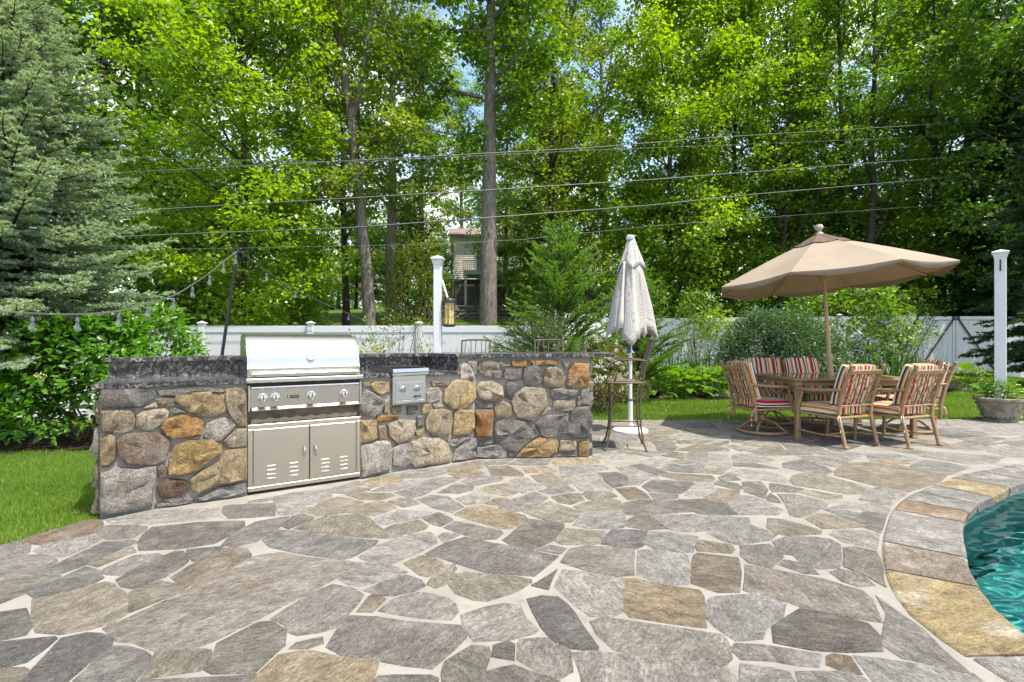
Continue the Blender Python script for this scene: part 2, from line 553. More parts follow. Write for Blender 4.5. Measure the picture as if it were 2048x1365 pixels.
TILES = [
 (0, 1024, 4.0, """
b 150,235 300,180 480,130 700,65 800,60 805,110 760,160 560,215 340,260
g 0,270 130,240 215,255 225,320 180,345 0,400 -300,480 -300,330
l 850,60 1250,-10 1740,-30 1770,45 1280,90 1050,105 880,85
d 1790,-55 2190,-65 2195,25 1850,48 1790,0
g 820,125 870,110 1150,120 1165,140 1050,210 870,215 800,180
D 1215,120 1560,90 1950,75 1940,110 1700,255 1440,290 1120,305 1125,240 1160,170
g 1780,265 1860,190 2048,80 2300,38 2200,140 2040,230 1900,265
l 280,310 360,260 560,220 740,185 810,215 640,310 510,355 400,330
d 270,505 500,400 830,235 1060,230 1080,245 960,290 740,395 620,440 480,490
l 0,410 190,350 330,345 430,375 440,390 240,510 160,525 0,530 -350,560 -350,500
t 730,420 760,395 1060,280 1070,320 1010,340 780,440
g 790,470 1080,345 1270,335 1290,350 1180,410 960,505 880,490
D 950,535 1000,510 1230,395 1400,310 1450,320 1495,395 1460,425 1290,520 1070,610 1000,590
d 1500,300 1770,280 1780,290 1610,370 1545,390 1510,340
B 1370,520 1700,340 1850,275 1970,300 1995,345 1980,365 1740,500 1560,585 1440,555
t 0,560 250,525 460,510 470,520 230,630 0,725 -350,820 -350,640
d 250,640 420,570 680,440 760,470 810,530 760,560 450,650 265,680
t 260,695 480,660 850,560 905,580 900,600 985,640 1000,820 900,880 740,920 480,975 310,960 280,840
t 1040,650 1100,610 1290,550 1440,585 1490,600 1430,640 1180,740 1050,795
p 860,920 1000,855 1560,600 2048,350 2250,325 2480,365 2780,395 2840,410 2800,455 2610,565 2380,685 2230,755 2048,850 1750,1000 1560,1075 1330,1105 1250,1090 1080,1040 940,1030
d 40,740 150,690 170,690 165,745
d 0,800 180,780 220,860 235,930 200,985 0,1015 -350,1060 -350,850
d 0,1040 420,1005 440,1020 330,1100 200,1190 0,1240 -350,1330 -350,1100
d 380,1130 500,1020 700,965 760,980 880,1020 870,1060 720,1180 560,1310 430,1440 100,1440 270,1270
g 640,1330 720,1260 890,1075 980,1080 1130,1115 1180,1150 1150,1220 1030,1364 960,1440 560,1420
t 1180,1260 1250,1130 1640,1105 1670,1110 1670,1150 1600,1270 1240,1310 1140,1320
t 1740,1050 2048,890 2170,880 2280,950 2260,1060 2200,1120 2048,1270 1700,1280 1650,1250 1720,1150
t 0,1260 170,1250 180,1270 100,1370 -50,1440 -200,1300
g 1100,1350 1900,1330 2030,1300 2000,1364 1900,1440 1050,1440
"""),
 (512, 1024, 4.0, """
d 210,110 300,35 370,20 450,45 440,60 260,135
t 300,135 440,75 560,35 850,20 890,40 940,100 1050,180 1060,210 860,195 560,165
g 70,215 160,150 250,150 480,175 960,235 940,260 760,360 700,375 430,340 110,275
l 960,50 1150,-15 1400,5 1400,20 1310,40 1020,105 970,75
t 1040,130 1100,105 1290,65 1380,110 1330,140 1180,180 1080,205
g 1330,45 1460,5 1560,50 1560,65 1480,110 1420,95
y 1590,20 1690,-30 1790,-45 1960,-20 2150,30 2160,50 2040,130 1960,130 1790,80
g 1510,125 1600,75 1720,100 1960,150 1970,165 1910,215 1820,215 1640,165
l 830,355 960,280 1190,190 1390,160 1420,210 1440,240 1280,330 1080,410 1010,410 880,375
l 1480,195 1500,165 1640,180 1500,235
d 1370,330 1520,250 1680,205 1900,250 2048,275 2418,355 2330,420 2228,510 2060,490 1850,480 1640,410 1500,370
y 1190,410 1290,360 1360,350 1480,400 1440,460 1370,515 1330,500
t 1380,570 1480,440 1590,420 1590,450 1500,580 1440,600
l 680,530 830,410 950,410 1090,440 1200,480 1050,530 840,585 760,580
g 880,625 1020,560 1210,510 1310,545 1330,590 1250,630 1100,665 1010,655
t 1540,540 1580,500 1700,490 2048,525 2200,540 2190,560 2070,640 1860,710 1760,690 1620,640
g 140,850 270,760 420,660 620,575 780,610 850,670 800,740 640,920 520,950 350,980 290,950 230,890
b 810,790 920,680 940,665 1020,690 930,800
p 1000,790 1110,690 1300,650 1400,660 1510,700 1590,740 1590,800 1570,860 1330,840 1100,805
g 560,1080 700,890 750,830 960,840 1170,870 1640,915 1660,950 1665,1000 1590,1090 1400,1235 1200,1210 850,1150 690,1140
l 1650,820 1850,760 1990,735 2100,750 2150,860 2230,940 2220,970 2048,1000 1750,1015 1690,920
t 1490,1290 1540,1190 1720,1075 1850,1085 1850,1130 1780,1290 1700,1400 1500,1440
d 1920,1060 2000,1035 2048,1050 2048,1180 1915,1150
g 1770,1370 1830,1280 1960,1240 2048,1230 2200,1290 2420,1364 2450,1440 1740,1440
t 260,1085 320,1040 520,995 520,1050 420,1085
y 50,1290 190,1140 330,1130 440,1110 640,1160 970,1210 960,1270 880,1364 820,1440 -60,1440
g 940,1364 980,1330 1100,1310 1380,1320 1430,1345 1430,1440 920,1440
"""),
 (1024, 1024, 4.0, """
t 95,0 300,-80 560,5 470,80 330,75
D 0,180 130,60 250,70 400,95 400,120 330,210 240,260 150,300 0,260 -70,225
l 500,105 580,0 640,-60 830,-65 880,20 880,120 820,130 590,120
t 340,225 420,130 730,160 725,190 690,250 640,260 400,250
g 200,300 300,265 425,290 380,330
g 715,255 800,140 1080,150 1095,165 1075,220 1030,270 980,290
D 905,90 1000,25 1060,25 1130,60 1240,130 1080,135 930,115
l 1090,25 1500,25 1890,50 1890,85 1640,100 1540,140 1430,155 1270,140 1230,100
l 1060,250 1110,160 1280,165 1470,200 1440,310 1360,315 1140,285
t 1480,270 1500,225 1750,265 1770,290 1765,330 1490,305
l 400,400 470,300 580,280 960,295 975,330 955,500 850,510 580,460
l 1000,500 1010,310 1140,305 1400,340 1410,400 1400,580 1200,570
B 1450,570 1460,350 1480,330 1810,370 1820,480 1810,635 1640,630
g 1570,165 1640,110 1900,100 2120,175 2048,215 1820,260 1700,230
g 1835,275 2060,260 2110,310 2140,350 2100,410 2060,440 1890,400 1835,350
p 1880,430 2048,455 2480,540 2820,640 2860,700 2930,870 2760,850 2300,750 2200,710 1950,655 1870,620
d 160,590 360,465 280,615
l 350,600 400,460 600,480 890,530 900,560 860,800 780,830 630,825 520,750 420,650
y 920,790 920,540 1000,540 1170,580 1490,620 1510,680 1530,920 1480,910 1250,870 960,835
l 1580,700 1600,680 1860,665 2048,690 2190,735 2120,850 2030,920 1990,1000 1790,1025 1640,920 1580,840
d 145,700 240,670 370,680 440,740 480,800 680,1080 670,1110 480,1070 340,1020 240,920
p 640,870 720,850 850,870 1310,920 1540,960 1660,980 1720,1040 1740,1170 1700,1210 1400,1175 960,1130 820,1090 700,980
l 50,1170 55,1050 80,1020 260,1015 400,1050 450,1110 460,1280 370,1330 230,1290
l 510,1140 640,1125 900,1160 1400,1220 1720,1250 1780,1310 1760,1440 580,1440 560,1290
g 1770,1090 1790,1050 2048,1080 2480,1150 2450,1230 2300,1215 2048,1180 1830,1160
l 1830,1220 2060,1250 2200,1290 2230,1364 2250,1440 1820,1440
"""),
 (1536, 1024, 4.0, """
t 300,55 390,10 470,20 640,60 780,115 560,130 440,130
t 0,50 120,60 420,145 410,175 180,180 110,180 0,130
d 670,60 770,5 840,10 1040,45 1050,60 1060,205 960,180 800,130
l 490,175 560,145 800,155 1060,215 1060,330 960,315 620,240
g 60,240 150,200 400,205 510,225 570,260 575,400 550,440 420,455 270,390 200,340 110,330
t 620,290 700,280 960,340 1080,375 1110,450 1160,520 1230,690 1030,640 920,580 760,490 620,440
d 95,420 130,385 230,400 360,450 400,495 300,490
g 500,480 580,465 740,495 830,580 720,595 600,550
g 860,650 960,645 1230,710 1290,760 1350,860 1470,1040 1620,1250 1560,1280 1350,1220 1070,1160 960,1090 930,1050 970,900 980,820
d 50,930 180,840 260,775 380,800 680,870 810,900 880,980 880,1100 640,1110 330,1090 60,1040
b 510,1170 560,1150 640,1160 740,1290 640,1270 500,1220
l 720,1160 900,1170 1300,1230 1640,1300 1720,1380 1740,1440 920,1440 820,1280
l 250,1290 400,1280 640,1290 760,1330 860,1440 260,1440
"""),
 (500, 900, 4.0, """
l 0,370 620,320 860,250 920,280 690,340 180,400 0,420
l 180,412 600,345 650,365 640,380 510,398 210,425
l 230,440 510,408 580,402 510,450 430,490 300,510 240,510
t 430,510 560,410 700,375 890,415 900,435 760,500 520,535
t 770,500 880,440 1030,410 1100,430 1180,460 1000,520
t 770,355 900,345 1130,350 1150,365 1060,395 900,395
y 920,250 1000,220 1140,190 1210,225 1210,245 980,300 930,280
l 970,330 1130,270 1300,240 1340,250 1260,300 1130,330
t 700,348 850,300 950,308 940,322 800,342
l 1200,195 1320,160 1530,145 1580,180 1460,215 1250,230
t 1550,140 1700,110 1830,85 1900,130 1800,155 1600,175
y 1590,190 1700,170 1800,165 1860,185 1780,215 1680,225
l 1310,300 1370,260 1480,230 1640,220 1670,235 1570,270 1450,325
g 1160,340 1290,305 1440,330 1380,360 1280,385
t 1110,415 1200,385 1290,395 1350,430 1230,455
g 1340,390 1440,365 1580,375 1640,420 1700,455 1610,495 1480,460
t 1510,340 1650,265 1780,290 1770,320 1680,345
l 1650,385 1800,345 1930,370 1860,420 1730,435
t 1880,430 1960,385 2048,390 2060,410 1990,445
l 1690,250 1850,205 2010,215 2020,235 1860,270 1790,280
t 1830,330 1900,290 2048,270 2148,335 2090,360 2048,370
"""),
 (1000, 880, 4.0, """
g -150,165 100,150 50,190 -120,200
g 75,195 160,155 410,155 370,195 280,205
y 430,185 440,145 700,140 780,165 790,185 620,200 450,205
B -100,215 60,205 180,270 170,292 -60,280
y 190,225 360,210 450,240 430,255 220,265
l 480,215 700,205 840,200 860,230 770,255 490,270
l 55,345 100,310 210,300 330,370 300,390 180,425
t 250,285 400,265 540,355 530,370 390,375 310,330
l 490,290 600,275 770,265 830,310 600,345 550,350
g 320,410 400,390 550,375 600,405 420,430
l 600,355 800,325 890,385 870,410 650,405
t 660,430 700,410 900,420 935,450 760,480 720,475
t 420,455 560,430 640,435 670,480 560,515 480,500
g 0,540 100,480 270,415 380,465 320,500 190,565 80,570
t 600,530 700,495 900,475 950,490 950,540 920,565 660,565
d 950,560 1010,500 1100,485 1400,480 1470,520 1550,570 1280,585 1020,595
b 925,390 1080,375 1150,420 1200,470 1030,475
D 790,265 940,260 1000,290 1020,360 910,380 860,340
l 935,215 1050,215 1270,292 1260,305 1040,300
d 1045,205 1130,195 1330,260 1290,280 1190,265
g 1035,310 1170,315 1110,360 1040,355
d 1150,375 1220,320 1530,340 1550,350 1440,425 1200,410
B 1310,290 1360,265 1690,285 1710,305 1690,340 1440,320
g 1290,235 1380,190 1590,240 1560,260 1420,255
l 1380,170 1440,155 1640,190 1620,230 1540,220
l 1090,190 1200,150 1340,155 1360,180 1270,225 1190,225
t 1300,125 1380,95 1490,110 1460,150
l 1500,150 1530,95 1650,95 1660,175 1560,160
l 1670,210 1680,110 1830,120 1840,190 1820,235
t 1570,260 1680,225 1800,240 1760,275
g 1750,300 1850,255 1920,320 1780,330
g 1200,430 1430,430 1420,465 1230,475
l 1500,420 1560,350 1720,365 1730,385 1600,465 1490,445
t 1620,475 1760,390 1910,400 1900,430 1780,505
g 1720,350 1750,330 1900,350 1930,385 1900,395
D 1440,480 1600,480 1820,520 1890,590 1840,598 1600,590 1500,545
l 1830,510 1900,445 2048,460 2240,560 2200,595 1910,595
D 1945,335 2080,330 2130,400 2110,465 1965,415
l 1870,115 2048,120 2200,160 2048,180 1870,165
t 1870,180 2048,190 2220,230 2048,218 1870,208
l 730,115 900,95 1060,120 1000,150 770,150
g 1250,45 1390,40 1410,60 1360,100 1270,90
t 1410,10 1560,0 1700,10 1600,30 1440,30
t 1810,50 1870,40 2000,70 1920,90
g 1690,30 1830,5 1820,30 1750,45
"""),
 (1500, 820, 3.737, """
l -130,440 0,445 190,470 260,510 265,545 0,510 -90,490
g 260,400 390,370 560,430 610,460 570,480 420,460 260,430
t 300,530 330,490 420,470 560,490 740,540 860,580 840,620 720,630 540,590 330,560
t 150,550 250,560 390,590 330,615 170,610
t 350,615 420,595 690,640 680,655 550,665
g 210,630 340,630 600,690 560,720 370,800 310,790 270,690
D 130,660 150,620 200,660 215,690 160,685
T 640,460 740,395 900,395 1200,430 1460,490 1400,540 1240,620 1100,600 760,520 650,490
l 1200,420 1300,380 1450,390 1620,430 1480,480 1420,480
l 820,670 910,590 1010,580 1230,630 1210,700 1040,690
l 630,720 800,675 1190,710 1150,800 960,770
l 550,740 620,725 830,775 760,820
g 360,345 600,345 750,380 640,430 480,390
l 400,320 560,300 850,330 760,375 620,340
y 900,380 1050,365 1190,400 1080,405
t 1100,310 1200,295 1350,315 1230,330
l 1250,340 1430,315 1900,350 1800,400 1600,400
g 1520,260 1600,240 1800,280 1720,300 1580,290
l 1560,215 1800,200 1930,210 1820,235 1620,230
g 1850,245 2048,230 2100,260 2000,265
l 870,330 1090,330 1230,370 1150,385 900,365
"""),
]
SC = {'g': (.215, .198, .175), 'l': (.305, .282, .252), 'd': (.138, .128, .116), 't': (.245, .212, .15), 'T': (.25, .215, .145),
      'y': (.33, .255, .145), 'b': (.20, .145, .085), 'B': (.185, .152, .108), 'D': (.155, .140, .112), 'p': (.295, .262, .22)}
rng = random.Random(5)
stones = []          # (polygon, colour)
for ox, oy, s, txt in TILES:
    for line in txt.strip().split('\n'):
        k, *pts = line.split()
        P = [gp(ox + float(p.split(',')[0]) / s, oy + float(p.split(',')[1]) / s) for p in pts]
        P = inset(ccw(P), -(.0145 + .0025 * min(3.5, max(0, cen(P)[1] - 2))))
        if poly_dist(P, (0, 0)) < .3: continue
        stones.append((P, k))
# trim overlaps between neighbours, the kitchen wall and the coping
WALL_CLEAR = [(WALL[0][0], WALL[0][1] - .015)] + [(p[0] + .01, p[1] - .02) for p in WALL[1:]] 
def trim(P, others, gap):
    c0 = cen(P)
    for Q, qc, qr in others:
        if math.hypot(c0[0] - qc[0], c0[1] - qc[1]) > qr + 1.2: continue
        best, bi = -9, None
        for i in range(len(Q)):
            a, b = Q[i - 1], Q[i]
            e = Vector((b[0] - a[0], b[1] - a[1]))
            if e.length < .02: continue
            e.normalize()
            d = (c0[0] - a[0]) * e.y - (c0[1] - a[1]) * e.x
            if d > best: best, bi = d, (a, e)
        if bi is None or best <= 0: return []
        a, e = bi
        n = (-e.y, e.x)
        P = clip(P, (a[0] + e.y * gap, a[1] - e.x * gap), n)
        if len(P) < 3: return []
    return P
def trim_line(P, line, gap, side):
    """keep P on one side of the nearest segment of an open or closed line"""
    c0 = cen(P)
    segs = sorted(range(1, len(line)), key=lambda i: seg_dist(c0, line[i - 1], line[i]))[:3]
    for i in segs:
        a, b = line[i - 1], line[i]
        if seg_dist(c0, a, b) > 1.2: continue
        e = Vector((b[0] - a[0], b[1] - a[1])).normalized()
        n = (e.y * side, -e.x * side)
        P = clip(P, (a[0] - n[0] * gap, a[1] - n[1] * gap), n)
        if len(P) < 3: return []
    return P
def info(P):
    c = cen(P); return (P, c, max(math.hypot(p[0] - c[0], p[1] - c[1]) for p in P))
cope_ring = POOL_OUT + [POOL_OUT[0]]
patio_ring = PATIO + [PATIO[0]]
final = []
for P, k in stones:
    c = cen(P)
    if c[1] < 5.6 and c[0] < 1.0: P = trim_line(P, WALL, .02, -1)
    if len(P) >= 3 and c[0] > 1.2 and c[1] < 6: P = trim_line(P, cope_ring, .015, -1)
    if len(P) >= 3 and abs(area2(P)) > .006: final.append((P, k))
traced = [info(P) for P, k in final]
# fill the rest of the paving with more irregular stones
seeds = []
def wall_back(x, y):
    """inside the footprint of the stone kitchen"""
    for i in range(1, len(WALL)):
        a, b = WALL[i - 1], WALL[i]
        e = Vector((b[0] - a[0], b[1] - a[1])); L = e.length; e.normalize()
        u = (x - a[0]) * e.x + (y - a[1]) * e.y; d = -(x - a[0]) * e.y + (y - a[1]) * e.x
        if -.1 < u < L + .05 and -.03 < d < .55: return True
    return False
gy_ = -1.0
row = 0
while gy_ < 8.0:
    st = .50 if gy_ > 1.6 else .8
    gx_ = -6 + (row % 2) * st / 2
    while gx_ < 12:
        x, y = gx_ + rng.uniform(-.18, .18), gy_ + rng.uniform(-.16, .16)
        gx_ += st
        if not inside(PATIO, x, y) or inside(POOL_OUT, x, y) or poly_dist(POOL_OUT, (x, y)) < .1: continue
        if poly_dist(PATIO, (x, y)) < .08 or wall_back(x, y): continue
        if abs(x) > abs(y) * 1.02 + 2.2 or (y < 1.0 and abs(x) > 4): continue
        if any(math.hypot(x - c[0], y - c[1]) < r + .05 and (inside(P, x, y) or poly_dist(P, (x, y)) < .07) for P, c, r in traced): continue
        if x < -.6 and y > 4.2 + (x + 2.8) * .6 + .5: 
            if y < 6: continue
        seeds.append((x, y))
    gy_ += st * .86
    row += 1
fills = []
for i, s in enumerate(seeds):
    P = [(s[0] - .5, s[1] - .42), (s[0] + .5, s[1] - .42), (s[0] + .5, s[1] + .42), (s[0] - .5, s[1] + .42)]
    near = sorted((q for q in seeds if q != s and abs(q[0] - s[0]) < 1.3 and abs(q[1] - s[1]) < 1.3), key=lambda q: (q[0] - s[0]) ** 2 + (q[1] - s[1]) ** 2)[:16]
    for q in near:
        d = Vector((q[0] - s[0], q[1] - s[1])); L = d.length; d.normalize()
        m = ((q[0] + s[0]) / 2 - d.x * .014, (q[1] + s[1]) / 2 - d.y * .014)
        P = clip(P, m, (d.x, d.y))
        if len(P) < 3: break
    if len(P) < 3: continue
    P = trim(P, sorted(traced, key=lambda q: poly_dist(q[0], s))[:9], .02)
    if len(P) < 3: continue
    P = trim_line(P, patio_ring, .015, 1)
    if len(P) >= 3 and s[0] > 1.2 and s[1] < 6: P = trim_line(P, cope_ring, .015, -1)
    if len(P) >= 3 and s[1] < 5.9 and s[0] < 1.2: P = trim_line(P, WALL, .02, -1) if not wall_back(*cen(P)) and s[1] < 5.3 else P
    if len(P) < 3 or abs(area2(P)) < .02: continue
    fills.append((P, rng.choice('gglllttdpp' if s[1] > 1.5 else 'gglltd')))

def flag_mesh(P, top, rng):
    P = ccw(P)
    Q = resample(P, .16)
    out = []
    for i in range(len(Q)):
        a, b, c2 = Q[i - 1], Q[i], Q[(i + 1) % len(Q)]
        m = ((a[0] + c2[0]) / 2, (a[1] + c2[1]) / 2)
        w = .05
        out.append((b[0] * (1 - w) + m[0] * w + rng.uniform(-.008, .008), b[1] * (1 - w) + m[1] * w + rng.uniform(-.008, .008)))
    c = cen(out)
    out = [(p[0] - c[0], p[1] - c[1]) for p in out]
    I = inset(out, .006)
    n = len(out)
    vs = [(p[0], p[1], -.05) for p in out] + [(p[0], p[1], top - .0035) for p in out] + [(p[0], p[1], top + rng.uniform(-.0008, .0008)) for p in I]
    fs = []
    for r in (0, 1):
        for i in range(n):
            j = (i + 1) % n
            fs.append((r * n + i, r * n + j, (r + 1) * n + j, (r + 1) * n + i))
    fs.append(tuple(range(2 * n, 3 * n)))
    me = bpy.data.meshes.new('flagstone'); me.from_pydata(vs, [], fs)
    me.materials.append(MAT['flag'])
    return me, c
allst = [(P, k, poly_dist(P, (0, 0))) for P, k in final + fills]
allst.sort(key=lambda q: q[2])
print('flagstones', len(final), len(fills))
rest = MB()
for i, (P, k, d) in enumerate(allst):
    me, c = flag_mesh(P, rng.uniform(-.0005, .0025), rng)
    if i >= 300:
        rest.add([(v.co.x + c[0], v.co.y + c[1], v.co.z) for v in me.vertices], [tuple(p.vertices) for p in me.polygons])
        bpy.data.meshes.remove(me)
        continue
    o = link_mesh('flagstone', me, None, patio, (c[0], c[1], 0))
    v = rng.uniform(.80, 1.2); h = rng.uniform(-.03, .035)
    b = SC[k]
    v *= .82
    b = [x * .8 + y * .2 for x, y in zip(b, (.22, .205, .18))]
    o.color = (b[0] * (v + h), b[1] * v, b[2] * (v - h), 1)
if rest.v:
    o = props(rest.build('far_paving', MAT['flag'], patio), kind='stuff')
    o.color = (.25, .24, .22, 1)

# ------------------------------------------------------------------ pool
pool = props(bpy.data.objects.new('pool', None), kind='structure'); COL.objects.link(pool)
def ring_walls(name, ring, z0, z1, mat, flip=False, parent=None):
    n = len(ring)
    vs = [(p[0], p[1], z0) for p in ring] + [(p[0], p[1], z1) for p in ring]
    fs = [(i, (i + 1) % n, n + (i + 1) % n, n + i) for i in range(n)]
    me = bpy.data.meshes.new(name); me.from_pydata(vs, [], fs)
    for p in me.polygons: p.use_smooth = True
    return link_mesh(name, me, mat, parent)
t = NT('pool_plaster')
c = t.coords('World')
n1 = t.noise(c, 2.0, 4, .6)
MAT['plaster'] = t.done(t.ramp(n1, [(.3, (.018, .095, .10)), (.7, (.03, .135, .14))]), .7)
t = NT('pool_tile')
c = t.coords('World')
MAT['tile'] = t.done(t.ramp(t.noise(c, 14, 4, .7), [(.35, (.16, .18, .17)), (.65, (.36, .38, .36))]), .35)
inner = inset(POOL, -.02)
ring_walls('waterline_tile', inner, -.30, -.05, MAT['tile'], parent=pool)
ring_walls('basin_wall', inset(POOL, -.03), -1.5, -.29, MAT['plaster'], parent=pool)
me = fill_rings([POOL], -1.45); me.name = 'basin_floor'
link_mesh('basin_floor', me, MAT['plaster'], pool)
t = NT('pool_water')
rf = t('BsdfRefraction', {'Color': (.62, .93, .93, 1), 'Roughness': .0, 'IOR': 1.33})
gl = t('BsdfGlossy', {'Color': (1, 1, 1, 1), 'Roughness': .0})
fr = t('Fresnel', {'IOR': 1.33})
m1 = t('MixShader', {0: fr.outputs[0], 1: rf.outputs[0], 2: gl.outputs[0]})
t.l.new(m1.outputs[0], t.out.inputs['Surface'])
MAT['water'] = t.mat
# the surface is a fine sheet of crossing ripples
wpoly = inset(POOL, -.018)
wx = [p[0] for p in wpoly]; wy = [p[1] for p in wpoly]
rw2 = random.Random(17)
WAVES = []
R_AMP = .0040
for k in range(26):
    lam = rw2.uniform(.085, .24); a = R(rw2.uniform(20, 110)) ; kk = 2 * math.pi / lam
    WAVES.append((kk * math.cos(a), kk * math.sin(a), rw2.uniform(0, 6.28), R_AMP * lam ** 1.3))
stp = .02
nx_, ny_ = int((max(wx) - min(wx)) / stp) + 1, int((max(wy) - min(wy)) / stp) + 1
gx2 = min(wx) + np.arange(nx_ + 1) * stp; gy2 = min(wy) + np.arange(ny_ + 1) * stp
XX, YY = np.meshgrid(gx2, gy2)
warp = .10 * np.sin(XX * 1.7 + 1.3) * np.cos(YY * 2.1)
ZZ = np.full_like(XX, -.115)
for ka, kb, ph, am in WAVES: ZZ += am * np.sin(ka * (XX + warp) + kb * (YY - warp) + ph)
ins = np.zeros(XX.shape, bool)
for i in range(len(wpoly)):
    (x1, y1), (x2, y2) = wpoly[i - 1], wpoly[i]
    if y1 == y2: continue
    ins ^= ((y1 > YY) != (y2 > YY)) & (XX < (x2 - x1) * (YY - y1) / (y2 - y1) + x1)
near = ins.copy()
near[1:, :] |= ins[:-1, :]; near[:-1, :] |= ins[1:, :]; near[:, 1:] |= near[:, :-1].copy(); near[:, :-1] |= near[:, 1:].copy()
idm = np.arange(XX.size).reshape(XX.shape)
okf = near[:-1, :-1] & near[1:, :-1] & near[:-1, 1:] & near[1:, 1:]
Fw = np.stack([idm[:-1, :-1][okf], idm[:-1, 1:][okf], idm[1:, 1:][okf], idm[1:, :-1][okf]], 1)
used, inv = np.unique(Fw, return_inverse=True)
Vw = np.stack([XX.ravel(), YY.ravel(), ZZ.ravel()], 1)[used]
me = bpy.data.meshes.new('pool_water')
me.from_pydata(Vw.tolist(), [], inv.reshape(-1, 4).tolist())
for p in me.polygons: p.use_smooth = True
wobj = props(link_mesh('pool_water', me, MAT['water']), kind='structure')
wobj.cycles.is_caustics_caster = True
for o in pool.children: o.cycles.is_caustics_receiver = True
sun_data.cycles.is_caustics_light = True
# coping stones
coping = props(bpy.data.objects.new('pool_coping', None), kind='structure'); COL.objects.link(coping)
ring = POOL
cum = [0]
for i in range(1, len(ring) + 1):
    cum.append(cum[-1] + math.hypot(ring[i % len(ring)][0] - ring[i - 1][0], ring[i % len(ring)][1] - ring[i - 1][1]))
def ring_at(s):
    s %= cum[-1]
    for i in range(1, len(cum)):
        if cum[i] >= s:
            u = (s - cum[i - 1]) / (cum[i] - cum[i - 1])
            a, b = ring[i - 1], ring[i % len(ring)]
            e = Vector((b[0] - a[0], b[1] - a[1])).normalized()
            return Vector((a[0] + (b[0] - a[0]) * u, a[1] + (b[1] - a[1]) * u)), Vector((e.y, -e.x))
# where the visible stones end along the edge (photo pixels on the inner edge, near to far)
marks = [gp(2075, 1310), gp(1953, 1175), gp(1925, 1115), gp(1912, 1044), gp(1922, 1022), gp(1938, 1006), gp(1965, 991), gp(2010, 975), gp(2052, 960)]
def ring_s(p):
    return min((math.hypot(ring_at(cum[-1] * k / 900)[0].x - p[0], ring_at(cum[-1] * k / 900)[0].y - p[1]), cum[-1] * k / 900) for k in range(900))[1]
ms = [ring_s(p) for p in marks]
for i in range(1, len(ms)):
    while ms[i] - ms[i - 1] > cum[-1] / 2: ms[i] -= cum[-1]
    while ms[i] - ms[i - 1] < -cum[-1] / 2: ms[i] += cum[-1]
# POOL is ccw: from near-left upward s decreases or increases
cols = ['Y', 'R', 'l', 'O', 'g', 'g', 'Y', 'g']
CC = {'Y': (.225, .168, .07), 'R': (.16, .125, .09), 'l': (.185, .173, .155), 'O': (.175, .12, .07), 'g': (.16, .15, .135)}
def cope(s0, s1, k):
    if s1 < s0: s0, s1 = s1, s0
    L = s1 - s0; nseg = max(2, int(L / .1))
    w_out = COPE_W + rng.uniform(-.01, .008)
    c, _ = ring_at((s0 + s1) / 2)
    rows = []
    for i in range(nseg + 1):
        p, n = ring_at(s0 + .008 + (L - .016) * i / nseg)
        rows.append([(p - n * (.03 + rng.uniform(0, .008)) - c, -.062), (p - n * (.035 + rng.uniform(-.004, .01)) - c, -.006), (p - n * .022 - c, .0055), (p + n * (w_out - .012) - c, .005), (p + n * w_out - c, -.001), (p + n * w_out - c, -.062)])
    vs = [(q[0].x, q[0].y, q[1]) for r_ in rows for q in r_]
    m = 6
    fs = [(i * m + j, (i + 1) * m + j, (i + 1) * m + (j + 1) % m, i * m + (j + 1) % m) for i in range(nseg) for j in range(m)]
    fs += [tuple(range(m)), tuple(nseg * m + j for j in range(m - 1, -1, -1))]
    b = MB(); b.add(vs, fs)
    o = b.build('coping_stone', MAT['rock2'], coping, loc=(c.x, c.y, 0))
    o.color = (*CC[k], 1)
MAT['rock2'] = stone_mat('coping_stone', .8, .014, 2.4, .75, .6)
for i in range(len(ms) - 1): cope(ms[i], ms[i + 1], cols[i])
lo, hi = ms[-1], ms[0]
step_dir = 1 if ms[1] > ms[0] else -1
s = ms[-1]
first_near = True
end = ms[0] + (cum[-1] if step_dir > 0 else -cum[-1])
while (end - s) * step_dir > .02:
    nx_ = s + step_dir * min(rng.uniform(.4, .62), abs(end - s))
    if abs(end - nx_) < .25: nx_ = end
    cope(s, nx_, 'l' if abs(end - nx_) < .9 else rng.choice('lggRl'))
    s = nx_
# ------------------------------------------------------------------ stone kitchen counter and bar
kit = thing('stone_counter', 'curved fieldstone outdoor kitchen counter with black granite tops and raised bar', 'counter', (0, 0, 0))
E1 = (-.545, 5.206)
def nrm2(a, b):
    e = Vector((b[0] - a[0], b[1] - a[1])).normalized()
    return Vector((e.y, -e.x))
def offset_line(line, d):
    """shift a polyline towards the viewer's side by d"""
    out = []
    for i, p in enumerate(line):
        ns = []
        if i > 0: ns.append(nrm2(line[i - 1], p))
        if i < len(line) - 1: ns.append(nrm2(p, line[i + 1]))
        n = (ns[0] + ns[-1]).normalized()
        k = d / max(.5, n.dot(ns[0]))
        out.append((p[0] + n.x * k, p[1] + n.y * k))
    return out
ARM = WALL[:5] + [E1]
BAR = [E1] + WALL[5:]
G1, G2 = Vector(WALL[1]), Vector(WALL[2])
armb = offset_line(ARM, -.62)
core = MB()
def strip_prism(mb, front, back, z0, z1):
    mb.prism(ccw(list(front) + list(back)[::-1]), z0, z1)
strip_prism(core, [WALL[0], WALL[1]], offset_line(ARM, -.60)[:2], -.05, .883)
strip_prism(core, ARM[2:], offset_line(ARM, -.60)[2:], -.05, .883)
strip_prism(core, offset_line(ARM, -.645), offset_line(ARM, -.90), -.05, 1.052)
strip_prism(core, offset_line(BAR, 0), [armb[-1], (-.55, 5.86), (.80, 5.84)], -.05, 1.048)
strip_prism(core, [(WALL[1][0] + .02, WALL[1][1] + .25), (WALL[2][0] - .02, WALL[2][1] + .22)], [(WALL[1][0] - .3, WALL[1][1] + .5), (WALL[2][0] - .3, WALL[2][1] + .5)], -.05, .60)
